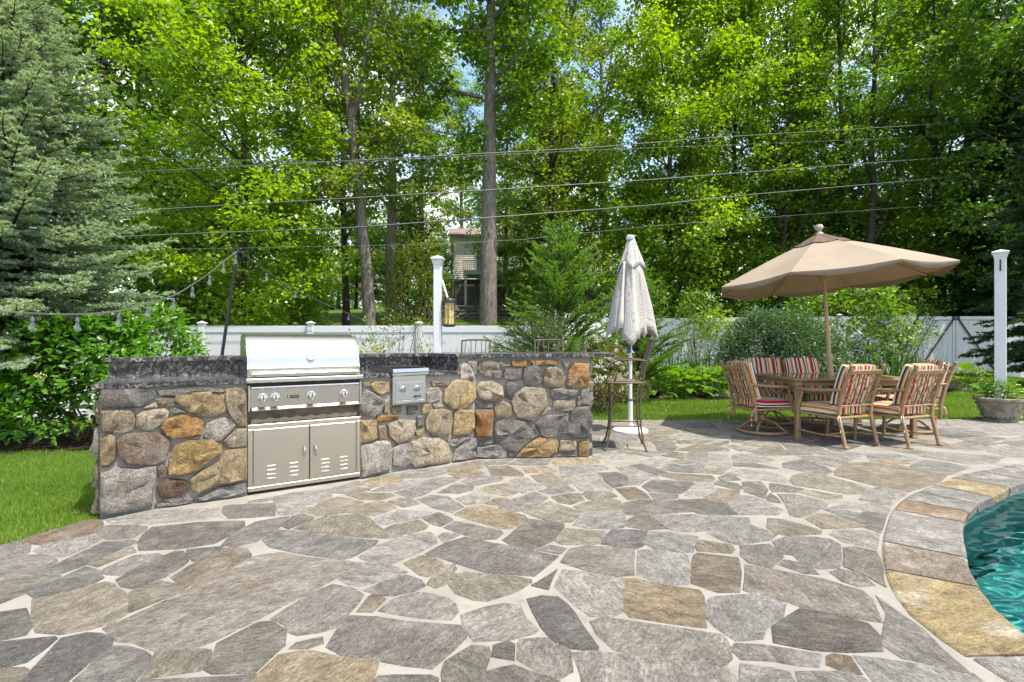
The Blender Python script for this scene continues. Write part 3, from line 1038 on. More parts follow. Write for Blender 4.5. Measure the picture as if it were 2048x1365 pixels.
core.build('mortar_core', MAT['wall_mortar'], kit)

def slab(name, front, back, z0, z1, mat='granite', bev=.006):
    bm = bmesh.new()
    P = ccw(list(front) + list(back)[::-1])
    vs = [bm.verts.new((p[0], p[1], z0)) for p in P]
    f = bm.faces.new(vs)
    r = bmesh.ops.extrude_face_region(bm, geom=[f])
    for v in r['geom']:
        if isinstance(v, bmesh.types.BMVert): v.co.z = z1
    bmesh.ops.recalc_face_normals(bm, faces=bm.faces)
    es = [e for e in bm.edges if abs(e.verts[0].co.z - z1) < 1e-6 and abs(e.verts[1].co.z - z1) < 1e-6]
    bmesh.ops.bevel(bm, geom=es, offset=bev, segments=2, affect='EDGES')
    me = bpy.data.meshes.new(name); bm.to_mesh(me); bm.free()
    return link_mesh(name, me, MAT[mat], kit)
def ext(line, d0=0.0, d1=0.0):
    L = [Vector(p) for p in line]
    if d0: L[0] = L[0] + (L[0] - L[1]).normalized() * d0
    if d1: L[-1] = L[-1] + (L[-1] - L[-2]).normalized() * d1
    return [tuple(p) for p in L]
slab('countertop', ext(offset_line(ARM, .03)[:2], .045, -.012), ext(offset_line(ARM, -.618)[:2], .045, -.012), .886, .922)
slab('countertop', ext(offset_line(ARM, .03)[2:], -.012, -.002), ext(offset_line(ARM, -.618)[2:], -.012, -.002), .886, .922)
strip_front, strip_back = offset_line(ARM, -.62), offset_line(ARM, -.643)
slab('backsplash', ext(strip_front, .02, 0), ext(strip_back, .02, 0), .9225, 1.052, bev=.003)
slab('ledge', ext(offset_line(ARM, -.575), .055, -.0), ext(offset_line(ARM, -.94), .055, -.0), 1.0535, 1.086)
e_n = nrm2(ARM[-2], ARM[-1])
e_d = Vector((-e_n.y, e_n.x))
q0 = Vector(E1) - e_n * -.025; q1 = Vector(armb[-1])
slab('backsplash', [tuple(q0 - e_d * .022), tuple(q1 - e_d * .022)], [tuple(q0), tuple(q1)], .9235, 1.0465, bev=.003)
bar_front = offset_line(BAR, .045)
bar_poly = [tuple(q0 - e_d * .04)] + bar_front[1:-1] + [(1.02, 5.395), (1.10, 5.44), (1.125, 5.53), (1.125, 6.08), (1.09, 6.17), (1.0, 6.20), (-.5, 6.16), (armb[-1][0] + .01, armb[-1][1] + .29), tuple(q1 - e_d * .035)]
slab('bar_top', bar_poly, [], 1.0495, 1.0875)

# faces of the wall as (distance along, height)
LINE = [(-3.19, 4.09)] + WALL + [(.81, 5.83)]
LC = [0.0]
for i in range(1, len(LINE)): LC.append(LC[-1] + math.hypot(LINE[i][0] - LINE[i - 1][0], LINE[i][1] - LINE[i - 1][1]))
def wall_pt(s, d):
    i = 1
    while i < len(LC) - 1 and s > LC[i]: i += 1
    a, b = LINE[i - 1], LINE[i]
    u = (s - LC[i - 1]) / (LC[i] - LC[i - 1])
    n = nrm2(a, b)
    return (a[0] + (b[0] - a[0]) * u + n.x * d, a[1] + (b[1] - a[1]) * u + n.y * d)
WPX = [CX + F * p[0] / p[1] for p in WALL]
def wall_sz(px, py):
    i = 1
    while i < len(WALL) - 1 and px > WPX[i]: i += 1
    a, b = WALL[i - 1], WALL[i]
    k = (px - CX) / F
    ex, ey = b[0] - a[0], b[1] - a[1]
    u = (k * a[1] - a[0]) / (ex - k * ey)
    Y = a[1] + ey * u
    return (LC[i] + (LC[i + 1] - LC[i]) * u, CAM_H - (py - CY) / F * Y)
W1 = """
s 50,455 300,445 415,465 425,490 340,560 200,565 55,575
t 55,595 280,590 290,650 280,700 240,720 70,725 55,690
c 305,690 310,620 370,590 490,580 510,600 490,650 400,710 320,705
t 435,520 500,505 550,515 545,545 470,560 440,550
y 555,520 560,495 640,480 830,465 870,490 885,540 880,590 790,625 720,625 600,560
t 880,455 940,445 1010,455 1015,690 960,685 900,600 875,500
s 440,462 700,440 870,455 870,463 640,468 560,485 450,485
o 460,700 500,650 600,620 700,640 735,660 720,740 640,760 540,760 490,740
w 740,750 760,680 850,630 930,650 940,680 850,780 790,775
y 55,760 130,745 155,760 160,900 130,945 65,955
b 180,790 230,745 430,735 510,770 515,800 490,900 420,930 240,935 200,880
Y 515,980 525,880 560,820 640,785 800,780 855,820 850,850 760,920 690,980 560,1015 520,1000
c 870,790 960,710 1015,705 1015,810 920,825 880,815
b 445,960 470,940 500,960 495,1010 455,1015
y 650,1040 700,1000 850,920 880,850 1015,835 1015,1035 840,1060 700,1115 660,1090
w 70,1000 170,965 300,970 430,950 430,1010 400,1100 400,1190 330,1220 90,1270 65,1240
r 440,1070 500,1035 620,1045 630,1110 560,1140 460,1150
g 430,1190 560,1150 670,1165 660,1180 450,1220
g 680,1160 840,1090 1010,1060 1015,1110 900,1140 720,1180
c 350,570 430,540 435,560 400,577
g 515,585 560,570 620,600 540,612
"""
W2 = """
l 105,610 130,450 180,470 290,540 270,610 210,645 150,650
y 190,420 220,400 325,400 325,470 260,495 200,450
t 130,400 182,400 178,425 140,425
y 290,560 320,540 325,625 290,630
o 240,690 240,655 330,655 400,650 400,670 290,690
y 115,690 230,680 235,820 190,840 115,860
t 245,730 290,725 305,825 250,835
c 320,720 370,695 520,690 525,760 470,840 390,860 330,800
g 540,740 545,660 580,650 585,735
y 530,770 590,750 590,790 540,800
w 115,880 280,840 330,850 345,900 335,1040 240,1080 120,1110
w 360,900 400,870 480,860 500,900 490,960 500,1000 440,1035 360,1020
c 500,860 560,825 700,820 770,860 790,930 795,980 700,1010 520,1045 490,980
t 605,690 640,610 720,600 790,610 805,680 790,770 720,805 650,795 615,750
y 810,790 830,620 850,605 970,610 970,740 940,780 860,795
y 740,540 750,460 830,385 930,380 985,430 990,500 920,590 810,595 760,560
w 600,450 700,440 720,470 715,520 640,545 600,540
y 580,570 640,560 650,590 600,635 580,630
c 660,570 720,550 760,570 740,590 680,590
t 655,395 800,395 780,415 700,425 660,420
g 605,400 635,400 635,440 605,440
w 870,280 900,255 930,260 970,350 970,375 870,375
l 920,240 985,235 990,340 960,300
t 1000,290 1020,250 1090,235 1170,255 1180,300 1130,330 1120,350 1060,350
l 1160,235 1250,235 1250,270 1190,275
o 1260,235 1380,230 1375,275 1265,275
o 1395,235 1620,232 1600,260 1420,270
g 1200,340 1215,300 1340,295 1335,360 1280,380 1210,365
s 1360,290 1440,270 1490,290 1490,390 1430,420 1370,415 1350,350
t 1505,390 1530,290 1580,275 1640,310 1665,380 1640,420 1560,435 1510,425
g 1640,240 1710,240 1700,280 1670,300
o 1680,420 1700,310 1740,255 1855,255 1855,420 1800,430 1690,440
c 1000,440 1020,400 1110,390 1190,430 1200,500 1170,530 1060,530 1010,500
s 1220,510 1225,410 1250,390 1335,430 1290,480 1260,525
c 1265,540 1290,490 1360,435 1440,440 1520,450 1530,560 1500,600 1450,650 1430,680 1310,660 1290,620
g 1560,510 1560,450 1680,450 1770,465 1760,500 1640,520 1580,525
l 1790,455 1855,450 1855,570 1795,565
c 1575,610 1580,545 1620,535 1735,535 1745,560 1720,610
s 1000,550 1100,540 1130,550 1120,585 1050,590 1005,580
t 1135,600 1150,560 1200,545 1260,570 1265,640 1200,670 1140,660
O 985,690 985,610 1115,600 1125,640 1110,810 990,810
g 1135,790 1140,700 1200,685 1370,690 1400,740 1400,830 1310,915 1240,910 1140,850
g 1380,690 1430,720 1470,800 1410,830
s 1445,710 1500,660 1690,630 1690,720 1670,800 1580,810 1500,800
s 1680,780 1720,620 1760,585 1855,580 1855,820 1760,820
c 1495,640 1540,590 1560,600 1500,655
g 1000,840 1120,830 1120,855 1050,880 1005,870
l 1000,960 1005,890 1050,890 1170,865 1230,920 1230,960 1100,970
l 810,990 830,910 920,840 985,820 990,970 880,985
g 770,840 930,805 950,815 850,875 790,880
Y 1300,960 1350,890 1480,815 1600,820 1615,860 1600,920 1560,955
c 1625,910 1630,840 1745,835 1750,870 1740,910
Y 1770,950 1770,850 1855,840 1855,950
g 1610,955 1620,935 1755,935 1755,955
t 345,590 420,580 420,620 360,630
s 470,585 550,580 545,625 470,640
g 1130,300 1190,312 1180,370 1130,370
g 1240,930 1290,920 1280,960 1240,960
g 1765,510 1785,500 1790,570 1760,575
"""
WC = {'s': (.195, .185, .165), 'g': (.26, .243, .213), 'l': (.335, .315, .28), 'w': (.49, .44, .37), 'c': (.50, .415, .285), 't': (.39, .305, .185),
      'y': (.47, .345, .165), 'Y': (.42, .285, .10), 'o': (.43, .23, .065), 'O': (.33, .15, .025), 'b': (.24, .16, .105), 'r': (.17, .10, .06)}
wstones = []
for txt, ox, oy, s in ((W1, 180, 640, 3.25), (W2, 690, 660, 3.793)):
    for line in txt.strip().split('\n'):
        k, *pts = line.split()
        P = [wall_sz(ox + float(p.split(',')[0]) / s, oy + float(p.split(',')[1]) / s) for p in pts]
        top = .878 if cen(P)[0] < LC[5] + .05 else 1.042
        P = [(min(max(p[0], LC[1] + .004), LC[-2] - .004), min(max(p[1], .006), top)) for p in P]
        wstones.append((ccw(P), k))
rw = random.Random(9)
for s0, s1 in ((LC[0] + .02, LC[1] - .02), (LC[-2] + .02, LC[-1] - .02)):
    z = .01
    ztop = .87 if s0 < 1 else 1.03
    while z < ztop - .1:
        h = min(rw.uniform(.14, .24), ztop - z)
        m = rw.uniform(.35, .65) * (s1 - s0) + s0
        for a, b in ((s0, m - .015), (m + .015, s1)):
            j = lambda: rw.uniform(-.015, .015)
            wstones.append((ccw([(a + .02, z), (b - .02 + j(), z + j()), (b, z + h * .5), (b - .03, z + h - .02), (a + .03, z + h - .025 + j()), (a, z + h * .5)]), rw.choice('gscytwl')))
        z += h
for P, k in wstones:
    P = inset(P, -.011)
    P = [(min(max(p[0], LC[1] + .003), LC[-2] - .003) if LC[1] < cen(P)[0] < LC[-2] else p[0], max(p[1], .004)) for p in P]
    Q = resample(P, .085)
    # round the corners once
    Q2 = []
    for i in range(len(Q)):
        a, b, c2 = Q[i - 1], Q[i], Q[(i + 1) % len(Q)]
        w = .06
        Q2.append((b[0] * (1 - w) + (a[0] + c2[0]) / 2 * w, b[1] * (1 - w) + (a[1] + c2[1]) / 2 * w))
    c = cen(Q2)
    size = math.sqrt(abs(area2(Q2)))
    proud = .018 + min(.03, size * .10)
    rings = [(1.0, -.02), (1.0, .012), (.972, proud * .78), (.84, proud), (.48, proud * 1.06)]
    wc = wall_pt(c[0], 0)
    n = len(Q2)
    vs, fs = [], []
    bump = [rw.uniform(-.006, .006) for _ in Q2]
    for ri, (sc_, d) in enumerate(rings):
        for i, p in enumerate(Q2):
            s_, z_ = c[0] + (p[0] - c[0]) * sc_, c[1] + (p[1] - c[1]) * sc_
            dd = d + ((rw.uniform(-.006, .006) + bump[i] + (rw.uniform(-.010, .010) if ri >= 3 else 0)) * min(1.3, .4 + size * 4) if ri >= 2 else 0)
            x, y = wall_pt(s_, dd)
            vs.append((x - wc[0], y - wc[1], z_ - c[1]))
    x, y = wall_pt(c[0], proud * 1.1 + rw.uniform(-.006, .006))
    vs.append((x - wc[0], y - wc[1], 0))
    for r_ in range(len(rings) - 1):
        for i in range(n):
            j = (i + 1) % n
            fs.append((r_ * n + i, r_ * n + j, (r_ + 1) * n + j, (r_ + 1) * n + i))
    L0 = (len(rings) - 1) * n
    for i in range(n): fs.append((L0 + i, L0 + (i + 1) % n, len(vs) - 1))
    mb = MB(); mb.add(vs, fs)
    o = mb.build('stone', MAT['rock'], kit, smooth=True, loc=(wc[0], wc[1], c[1]), angle=38)
    v = rw.uniform(.90, 1.14)
    o.color = (WC[k][0] * v, WC[k][1] * v, WC[k][2] * v, 1)

# ------------------------------------------------------------------ built-in grill
gc = (G1 + G2) / 2
gw = (G2 - G1).length
g_rz = math.atan2((G2 - G1).y, (G2 - G1).x)
grill = thing('gas_grill', 'large stainless steel built-in gas grill with a closed curved hood and four knobs', 'grill', (gc.x, gc.y, 0), g_rz)
hw = gw / 2
def extrude_x(prof, x0, x1):
    n = len(prof)
    mb = MB()
    mb.add([(x0, p[0], p[1]) for p in prof] + [(x1, p[0], p[1]) for p in prof],
           [(i, (i + 1) % n, n + (i + 1) % n, n + i) for i in range(n)] + [tuple(range(n)), tuple(range(2 * n - 1, n - 1, -1))])
    return mb
prof = [(.0, .972), (-.002, 1.0)]
for i in range(0, 11):
    a = R(4 + i * 8.6)
    prof.append((.30 - .29 * math.cos(a), 1.005 + .275 * math.sin(a)))
prof += [(.44, 1.285), (.52, 1.26), (.56, 1.18), (.56, .93), (.0, .93)]
hood = extrude_x(prof, -hw + .012, hw - .012).build('hood', MAT['steel'], grill, smooth=True, angle=24)
extrude_x([(p[0] + .004, p[1] - .004) for p in prof], -hw + .002, -hw + .0115).build('hood_side', MAT['chrome'], hood)
extrude_x([(p[0] + .004, p[1] - .004) for p in prof], hw - .0115, hw - .002).build('hood_side', MAT['chrome'], hood)
mb = MB().tube([(-hw + .03, -.052, .955), (hw - .03, -.052, .955)], .0135, 12)
for s in (-1, 1): mb.box((s * (hw - .05), -.026, .955), (.03, .055, .032), .004)
mb.build('handle', MAT['chrome'], hood, smooth=True)
mb = MB().lathe([(.001, .004), (.030, .004), (.036, .0), (.036, -.012)], 24, (0, 0, 0), 'Y')
th = mb.build('thermometer', MAT['chrome'], hood, smooth=True, loc=(.035, .012, 1.085))
th.rotation_euler = (R(-16), 0, 0)
MB().lathe([(.001, .0052), (.026, .0052)], 24, (0, 0, 0), 'Y').build('dial', MAT['white'], th)
MB().box((0, .25, .905), (gw + .03, .62, .034), .006).build('deck_lip', MAT['steel'], grill)
MB().box((0, .12, .868), (gw - .01, .26, .038)).build('shadow_gap', MAT['gap_shade'], grill)  # solid dark strip, the gap's shade is put into its colour
mb = MB()
mb.tube([(-hw + .025, -.03, .846), (hw - .02, -.03, .846)], .013, 12)
mb.build('trim_rail', MAT['chrome'], grill, smooth=True)
panel = extrude_x([(-.022, .690), (-.03, .838), (.1, .838), (.1, .690)], -hw + .02, hw - .015).build('control_panel', MAT['steel'], grill)
extrude_x([(-.055, .664), (-.058, .672), (-.03, .688), (.1, .688), (.1, .664)], -hw + .03, hw - .02).build('drip_lip', MAT['steel'], grill)
for s in (-1, 1):
    MB().box((s * (hw - .008) + .0025, .04, .765), (.017, .16, .206), .003).build('end_cap', MAT['steel'], grill)
def knob(parent, x, z, y, r=.032, tilt=-3):
    mb = MB().lathe([(r * .98, 0.0), (r * 1.12, .004), (r * 1.12, .010), (r * .92, .012), (r * .86, .034), (r * .72, .039), (.001, .040)], 24, (0, 0, 0), 'Y')
    k = mb.build('knob', MAT['chrome'], parent, smooth=True, loc=(x, y, z))
    k.rotation_euler = (R(tilt), 0, 0)
    MB().box((0, -.0425, 0), (r * .22, .006, r * 1.3), .001).build('grip', MAT['black'], k)
for x in (-.338, -.248, .03, .30): knob(panel, x, .765, -.026)
def text_part(txt, size, mat, parent, loc, rot=(R(90), 0, 0), depth=.0012):
    cu = bpy.data.curves.new('lettering', 'FONT')
    cu.body = txt; cu.size = size; cu.extrude = depth; cu.align_x = 'CENTER'; cu.align_y = 'CENTER'
    tmp = bpy.data.objects.new('lettering', cu)
    COL.objects.link(tmp)
    bpy.context.view_layer.update()
    dg = bpy.context.evaluated_depsgraph_get()
    me = bpy.data.meshes.new_from_object(tmp.evaluated_get(dg))
    bpy.data.objects.remove(tmp)
    me.materials.clear()
    o = link_mesh('lettering', me, mat, parent, loc)
    o.rotation_euler = rot
    return o
bad = MB().box((0, 0, 0), (.088, .006, .030), .002).build('badge', MAT['black'], panel, loc=(-.112, -.0285, .765))
MB().box((-.033, -.0035, 0), (.012, .002, .018), .0005).build('emblem', MAT['chrome'], bad)
text_part('LYNX', .024, MAT['chrome'], bad, (.008, -.0035, 0))
MAT['brown_steel'] = simple('brown_reflection_steel', (.13, .095, .06), .4, .3, .5, 9)  # brown stands in for stonework reflected in the recess
MB().box((0, .05, .607), (gw - .01, .02, .108)).build('burner_back', MAT['brown_steel'], grill)
mb = MB()
for k in range(64):
    x = -hw + .035 + k * (gw - .07) / 63
    mb.box((x, .012, .575), (.006, .004, .034 + .012 * math.sin(k * .8)), 0, Matrix.Rotation(R(18), 3, 'Y'))
mb.build('heat_tines', MAT['steel_tan'], grill)

# access doors below the grill
acc = thing('access_doors', 'pair of stainless access doors with louvres set under the grill', 'cabinet doors', (gc.x, gc.y, 0), g_rz)
mb = MB()
z0, z1 = .022, .553
mb.box((0, -.006, z1 - .018), (gw - .004, .03, .036), .003)
mb.box((0, -.006, z0 + .018), (gw - .004, .03, .036), .003)
for s in (-1, 1): mb.box((s * (hw - .02), -.006, (z0 + z1) / 2), (.036, .03, z1 - z0 - .073), .002)
mb.build('frame', MAT['steel_tan'], acc)
MB().box((0, .03, .275), (gw - .01, .02, .52)).build('cabinet_back', MAT['gap_shade'], acc)
split = .018
for s, xa, xb in ((-1, -hw + .041, split - .003), (1, split + .003, hw - .041)):
    d = MB().box(((xa + xb) / 2, -.012, (z0 + z1) / 2), (xb - xa, .022, z1 - z0 - .078), .004).build('door', MAT['steel_tan'], acc)
    hx = split + s * .045
    hb = MB()
    hb.tube([(hx, -.024, .345), (hx, -.048, .335), (hx, -.056, .30), (hx, -.048, .265), (hx, -.024, .255)], [.006, .007, .009, .007, .006], 8)
    hb.build('handle', MAT['chrome'], d, smooth=True)
    cols = (-.275, -.105) if s < 0 else (.145, .30)
    for cx_ in cols:
        for q in range(4):
            lb = MB()
            z = .212 - q * .034
            lb.tube([(cx_ - .036, -.0235, z), (cx_ - .028, -.031, z), (cx_ + .028, -.031, z), (cx_ + .036, -.0235, z)], [.003, .0046, .0046, .003], 8)
            lb.build('louvre', MAT['steel'], d, smooth=True)

# side burner
ib = (Vector(WALL[3]) + Vector((.0, -.0)))
b_rz = math.atan2(.60, .75)
burner = thing('side_burner', 'small stainless double side burner with two knobs and a flat lid', 'side burner', (ib.x + .005, ib.y - .01, 0), b_rz)
bp_ = MB().box((0, .11, .762), (.345, .32, .268), .005).build('front_panel', MAT['steel'], burner)
MB().box((0, -.053, .650), (.30, .012, .026), .004).build('drip_lip', MAT['chrome'], bp_)
MB().box((0, -.0525, .752), (.298, .006, .165), .003).build('control_panel', MAT['steel'], bp_)
MB().box((0, .10, .912), (.375, .36, .030), .006).build('rim', MAT['steel'], burner)
lid = extrude_x([(-.085, .930), (-.075, .962), (.02, .972), (.46, .968), (.46, .930)], -.185, .185).build('lid', MAT['steel'], burner, smooth=True, angle=20)
extrude_x([(-.04, .9735), (.45, .9705), (.45, .9725), (-.04, .9755)], -.165, .165).build('lid_plate', MAT['black'], lid)
for x in (-.075, .072): knob(bp_, x, .770, -.0565, .027, 0)
MB().box((.075, -.058, .694), (.075, .004, .020), .001).build('badge', MAT['black'], bp_)
text_part('LYNX', .018, MAT['chrome'], bp_, (.075, -.0605, .694))
# ------------------------------------------------------------------ vinyl fences and gate
BOARD = MB().box((0, 0, 0), (.150, .022, 1.0), .004).mesh('board'); BOARD.materials.append(MAT['fence'])
def fence(label, A, B, top, zb, spacing, first=0.0):
    A, B = Vector(A), Vector(B)
    d = B - A; L = d.length; rz = math.atan2(d.y, d.x)
    f = thing('vinyl_fence', label, 'fence', (A.x, A.y, 0), rz)
    def gz(u):
        p = A + d * (u / L); return ground_z(p.x, p.y) if zb is None else zb
    us, u = [], first
    while u < L + .01:
        us.append(u); u += spacing
    if us[-1] < L - .3: us.append(L)
    if us[0] > .3: us.insert(0, 0.0)
    for u in us:
        z0 = gz(u) - .1
        p = MB().box((u, 0, (z0 + top + .05) / 2), (.127, .127, top + .05 - z0), .006).build('post', MAT['fence'], f)
        cb = MB().box((u, 0, top + .062), (.165, .165, .022), .004)
        cb.add([(u - .07, -.07, top + .073), (u + .07, -.07, top + .073), (u + .07, .07, top + .073), (u - .07, .07, top + .073), (u, 0, top + .115)], [(0, 1, 4), (1, 2, 4), (2, 3, 4), (3, 0, 4), (3, 2, 1, 0)])
        cb.build('cap', MAT['fence'], p)
    for a, b in zip(us[:-1], us[1:]):
        z0 = min(gz(a), gz(b)) + .03
        m, w = (a + b) / 2, b - a - .13
        MB().box((m, 0, top - .075), (w, .05, .15), .005).build('rail', MAT['fence'], f)
        MB().box((m, 0, z0 + .09), (w, .05, .18), .005).build('rail', MAT['fence'], f)
        n = int(round(w / .152))
        for k in range(n):
            o = link_mesh('board', BOARD, None, f, (a + .065 + (k + .5) * w / n, 0, (z0 + .16 + top - .14) / 2))
            o.scale = (w / n / .1515, 1, top - .14 - z0 - .16)
    return f
fence('white vinyl privacy fence behind the grill with pyramid capped posts', (-11.84, 11.5), (.35, 11.5), 1.56, None, 2.44, .0)
fence('white vinyl fence run half hidden by the feathery evergreen', (.55, 11.75), (5.3, 19.9), 1.95, None, 2.36)
fence('white vinyl fence behind the hosta bed, joining the gate', (5.45, 20.0), (14.0, 18.05), 2.10, None, 2.19)
fence('short white vinyl fence end beyond the gate under dark evergreen', (17.0, 17.75), (22, 17.3), 2.05, None, 2.4)
gA, gB = Vector((14.1, 18.02)), Vector((16.9, 17.78))
grz = math.atan2((gB - gA).y, (gB - gA).x)
gate = thing('fence_gate', 'white double garden gate with black diagonal braces', 'gate', (gA.x, gA.y, 0), grz)
GL = (gB - gA).length
for x in (.0, GL):
    MB().box((x, 0, 1.05), (.14, .14, 2.2), .006).build('gate_post', MAT['fence'], gate)
for a, b, s in ((.09, GL / 2 - .012, -1), (GL / 2 + .012, GL - .09, 1)):
    lf = MB()
    lf.box(((a + b) / 2, 0, 2.02), (b - a, .05, .12), .004).box(((a + b) / 2, 0, .16), (b - a, .05, .14), .004)
    lf.box((a + .045, 0, 1.09), (.09, .052, 1.72), .004).box((b - .045, 0, 1.09), (.09, .052, 1.72), .004)
    leaf = lf.build('gate_leaf', MAT['fence'], gate)
    n = 7; w = b - a - .18
    for k in range(n):
        o = link_mesh('board', BOARD, None, leaf, (a + .09 + (k + .5) * w / n, 0, 1.09)); o.scale = (w / n / .1515, 1, 1.72)
    inn, outt = (b - .06, a + .06) if s < 0 else (a + .06, b - .06)
    MB().tube([(inn, -.045, 2.0), (outt, -.045, .18)], .022, 8).build('brace', MAT['black'], leaf)
    MB().box((inn, -.04, 2.02), (.09, .03, .12), .004).build('bracket', MAT['black'], leaf)
    MB().box((outt, -.04, .2), (.09, .03, .12), .004).build('bracket', MAT['black'], leaf)

# ------------------------------------------------------------------ free standing white posts
def cap_post(label, x, y, w, ztop, z0):
    p = thing('white_post', label, 'post', (x, y, z0))
    h = ztop - z0
    MB().box((0, 0, (h - .10) / 2), (w, w, h - .10), .006).build('shaft', MAT['white'], p)
    mb = MB()
    mb.add([(-w / 2 - .003, -w / 2 - .003, h - .12), (w / 2 + .003, -w / 2 - .003, h - .12), (w / 2 + .003, w / 2 + .003, h - .12), (-w / 2 - .003, w / 2 + .003, h - .12)] +
           [(sx * (w / 2 + .02), sy * (w / 2 + .02), h - .05) for sx, sy in ((-1, -1), (1, -1), (1, 1), (-1, 1))], [(0, 1, 5, 4), (1, 2, 6, 5), (2, 3, 7, 6), (3, 0, 4, 7)])
    mb.box((0, 0, h - .035), (w + .065, w + .065, .028), .006)
    q = w / 2 + .022
    mb.add([(-q, -q, h - .021), (q, -q, h - .021), (q, q, h - .021), (-q, q, h - .021), (0, 0, h + .015)], [(0, 1, 4), (1, 2, 4), (2, 3, 4), (3, 0, 4)])
    mb.build('cap', MAT['white'], p)
    return p
pz = cap_post('white square post behind the bar carrying a lantern-like bug trap', -1.0, 6.9, .106, 2.36, -.03)
pr = cap_post('tall white square post rising from a stone urn planter', 7.44, 7.8, .136, 2.60, .25)
pr.rotation_euler = (0, 0, R(-43.6))
MB().tube([(0, -.08, 2.20), (0, -.11, 2.19), (0, -.115, 2.10), (0, -.10, 2.03)], .010, 6).build('hook', MAT['black'], pr)

# bug trap on its bracket
t = NT('trap_tubes')
c = t.coords('Object')
MAT['trap'] = simple('cream_plastic', (.72, .52, .20), .4)
zap = thing('bug_trap', 'caged amber bug trap hanging from a slanted rod on the white post', 'bug trap', (-.845, 6.88, 1.44))
MB().tube([(-.095, 0, .60), (-.02, -.02, .36)], .014, 8).build('bracket_rod', MAT['white'], zap)
MB().lathe([(.085, .345), (.10, .325), (.10, .30), (.05, .295)], 16).build('lid', MAT['black'], zap, smooth=True)
mb = MB()
for k in range(5):
    a = k * 2 * math.pi / 5
    mb.tube([(.038 * math.cos(a), .038 * math.sin(a), .01), (.038 * math.cos(a), .038 * math.sin(a), .30)], .021, 8)
mb.build('lamp_tubes', MAT['trap'], zap, smooth=True)
mb = MB()
for k in range(12):
    a = k * math.pi / 6
    mb.tube([(.095 * math.cos(a), .095 * math.sin(a), .0), (.095 * math.cos(a), .095 * math.sin(a), .31)], .0025, 4)
for z in (.0, .1, .2, .3):
    mb.tube([(.095 * math.cos(k * .3927), .095 * math.sin(k * .3927), z) for k in range(16)], .0025, 4, closed=True)
mb.build('cage', MAT['bronze'], zap)
MB().lathe([(.06, -.03), (.085, -.02), (.085, .0), (.02, .005)], 16).build('tray', MAT['black'], zap, smooth=True)

# ------------------------------------------------------------------ string lights on a leaning pole
pole = thing('light_pole', 'thin black leaning pole holding up the string lights', 'pole', (-3.56, 6.0, -.06))
MB().tube([(0, 0, 0), (.34, 0, 2.34)], [.020, .017], 10).build('shaft', MAT['black'], pole, smooth=True)
MB().tube([(.33, 0, 2.30), (.345, -.02, 2.36), (.37, -.02, 2.36), (.37, -.02, 2.32)], .006, 6).build('hook', MAT['black'], pole)
PT = Vector((-3.20, 6.0, 2.28))
MAT['cable'] = simple('cable', (.10, .10, .095), .6)
t = NT('clear_bulb')
gl = t('BsdfGlossy', {'Color': (1, 1, 1, 1), 'Roughness': .03}); tr = t('BsdfTransparent', {'Color': (.93, .94, .92, 1)})
fr = t('LayerWeight', {'Blend': .35})
mx = t('MixShader', {0: t.math('ADD', t.math('MULTIPLY', fr.outputs['Facing'], .55), .10), 1: tr.outputs[0], 2: gl.outputs[0]})
t.l.new(mx.outputs[0], t.out.inputs['Surface'])
MAT['bulb'] = t.mat
MAT['socket'] = simple('grey_socket', (.09, .09, .09), .5)
SOCK = MB().tube([(0, 0, 0), (0, 0, -.03)], .003, 5).lathe([(.008, -.03), (.015, -.036), (.0165, -.06), (.0175, -.062), (.0165, -.066), (.0155, -.085), (.0155, -.09)], 12).mesh('socket', True)
SOCK.materials.append(MAT['socket'])
BULB = MB().lathe([(.0145, -.088), (.017, -.098), (.026, -.122), (.0285, -.138), (.024, -.155), (.012, -.166), (.0005, -.169)], 14).mesh('bulb', True)
BULB.materials.append(MAT['bulb'])
def string(label, pts, bulbs):
    th = thing('string_lights', label, 'string lights', tuple(pts[0]))
    o0 = Vector(pts[0])
    C = []
    m = len(pts)
    for i in range(m - 1):
        p0, p1, p2, p3 = [Vector(pts[max(0, min(m - 1, i + k))]) for k in (-1, 0, 1, 2)]
        for k in range(10):
            u = k / 10
            C.append(.5 * ((2 * p1) + (-p0 + p2) * u + (2 * p0 - 5 * p1 + 4 * p2 - p3) * u * u + (-p0 + 3 * p1 - 3 * p2 + p3) * u ** 3) - o0)
    C.append(Vector(pts[-1]) - o0)
    MB().tube(C, .0032, 6).tube([p + Vector((0, 0.003, .008)) for p in C], .0026, 6).build('cable', MAT['cable'], th)
    for px in bulbs:
        best = min(C, key=lambda p: abs(CX + F * (p + o0).x / (p + o0).y - px))
        s = link_mesh('socket', SOCK, None, th, best)
        s.scale = (.78, .78, .78)
        link_mesh('bulb', BULB, None, s)
L = [at(-260, 575, 3.2), at(0, 621, 3.55), at(65, 628, 3.7), at(155, 630, 3.95), at(237, 623, 4.2), at(295, 607, 4.5), at(347, 592, 4.8), at(385, 570, 5.1), at(419, 547, 5.45), at(447, 524, 5.75), PT]
string('string lights sagging from the leaning pole across the blue spruce', [tuple(p) for p in L], [65, 155, 237, 295, 347, 385, 419, 447, 470])
L = [PT, at(533, 543, 6.9), at(591, 580, 8.0), at(640, 604, 9.0), at(697, 628, 10.2), at(725, 640, 10.9), at(742, 652, 11.3)]
string('string lights running down from the leaning pole to the fence', [tuple(p) for p in L], [533, 591, 697, 740])

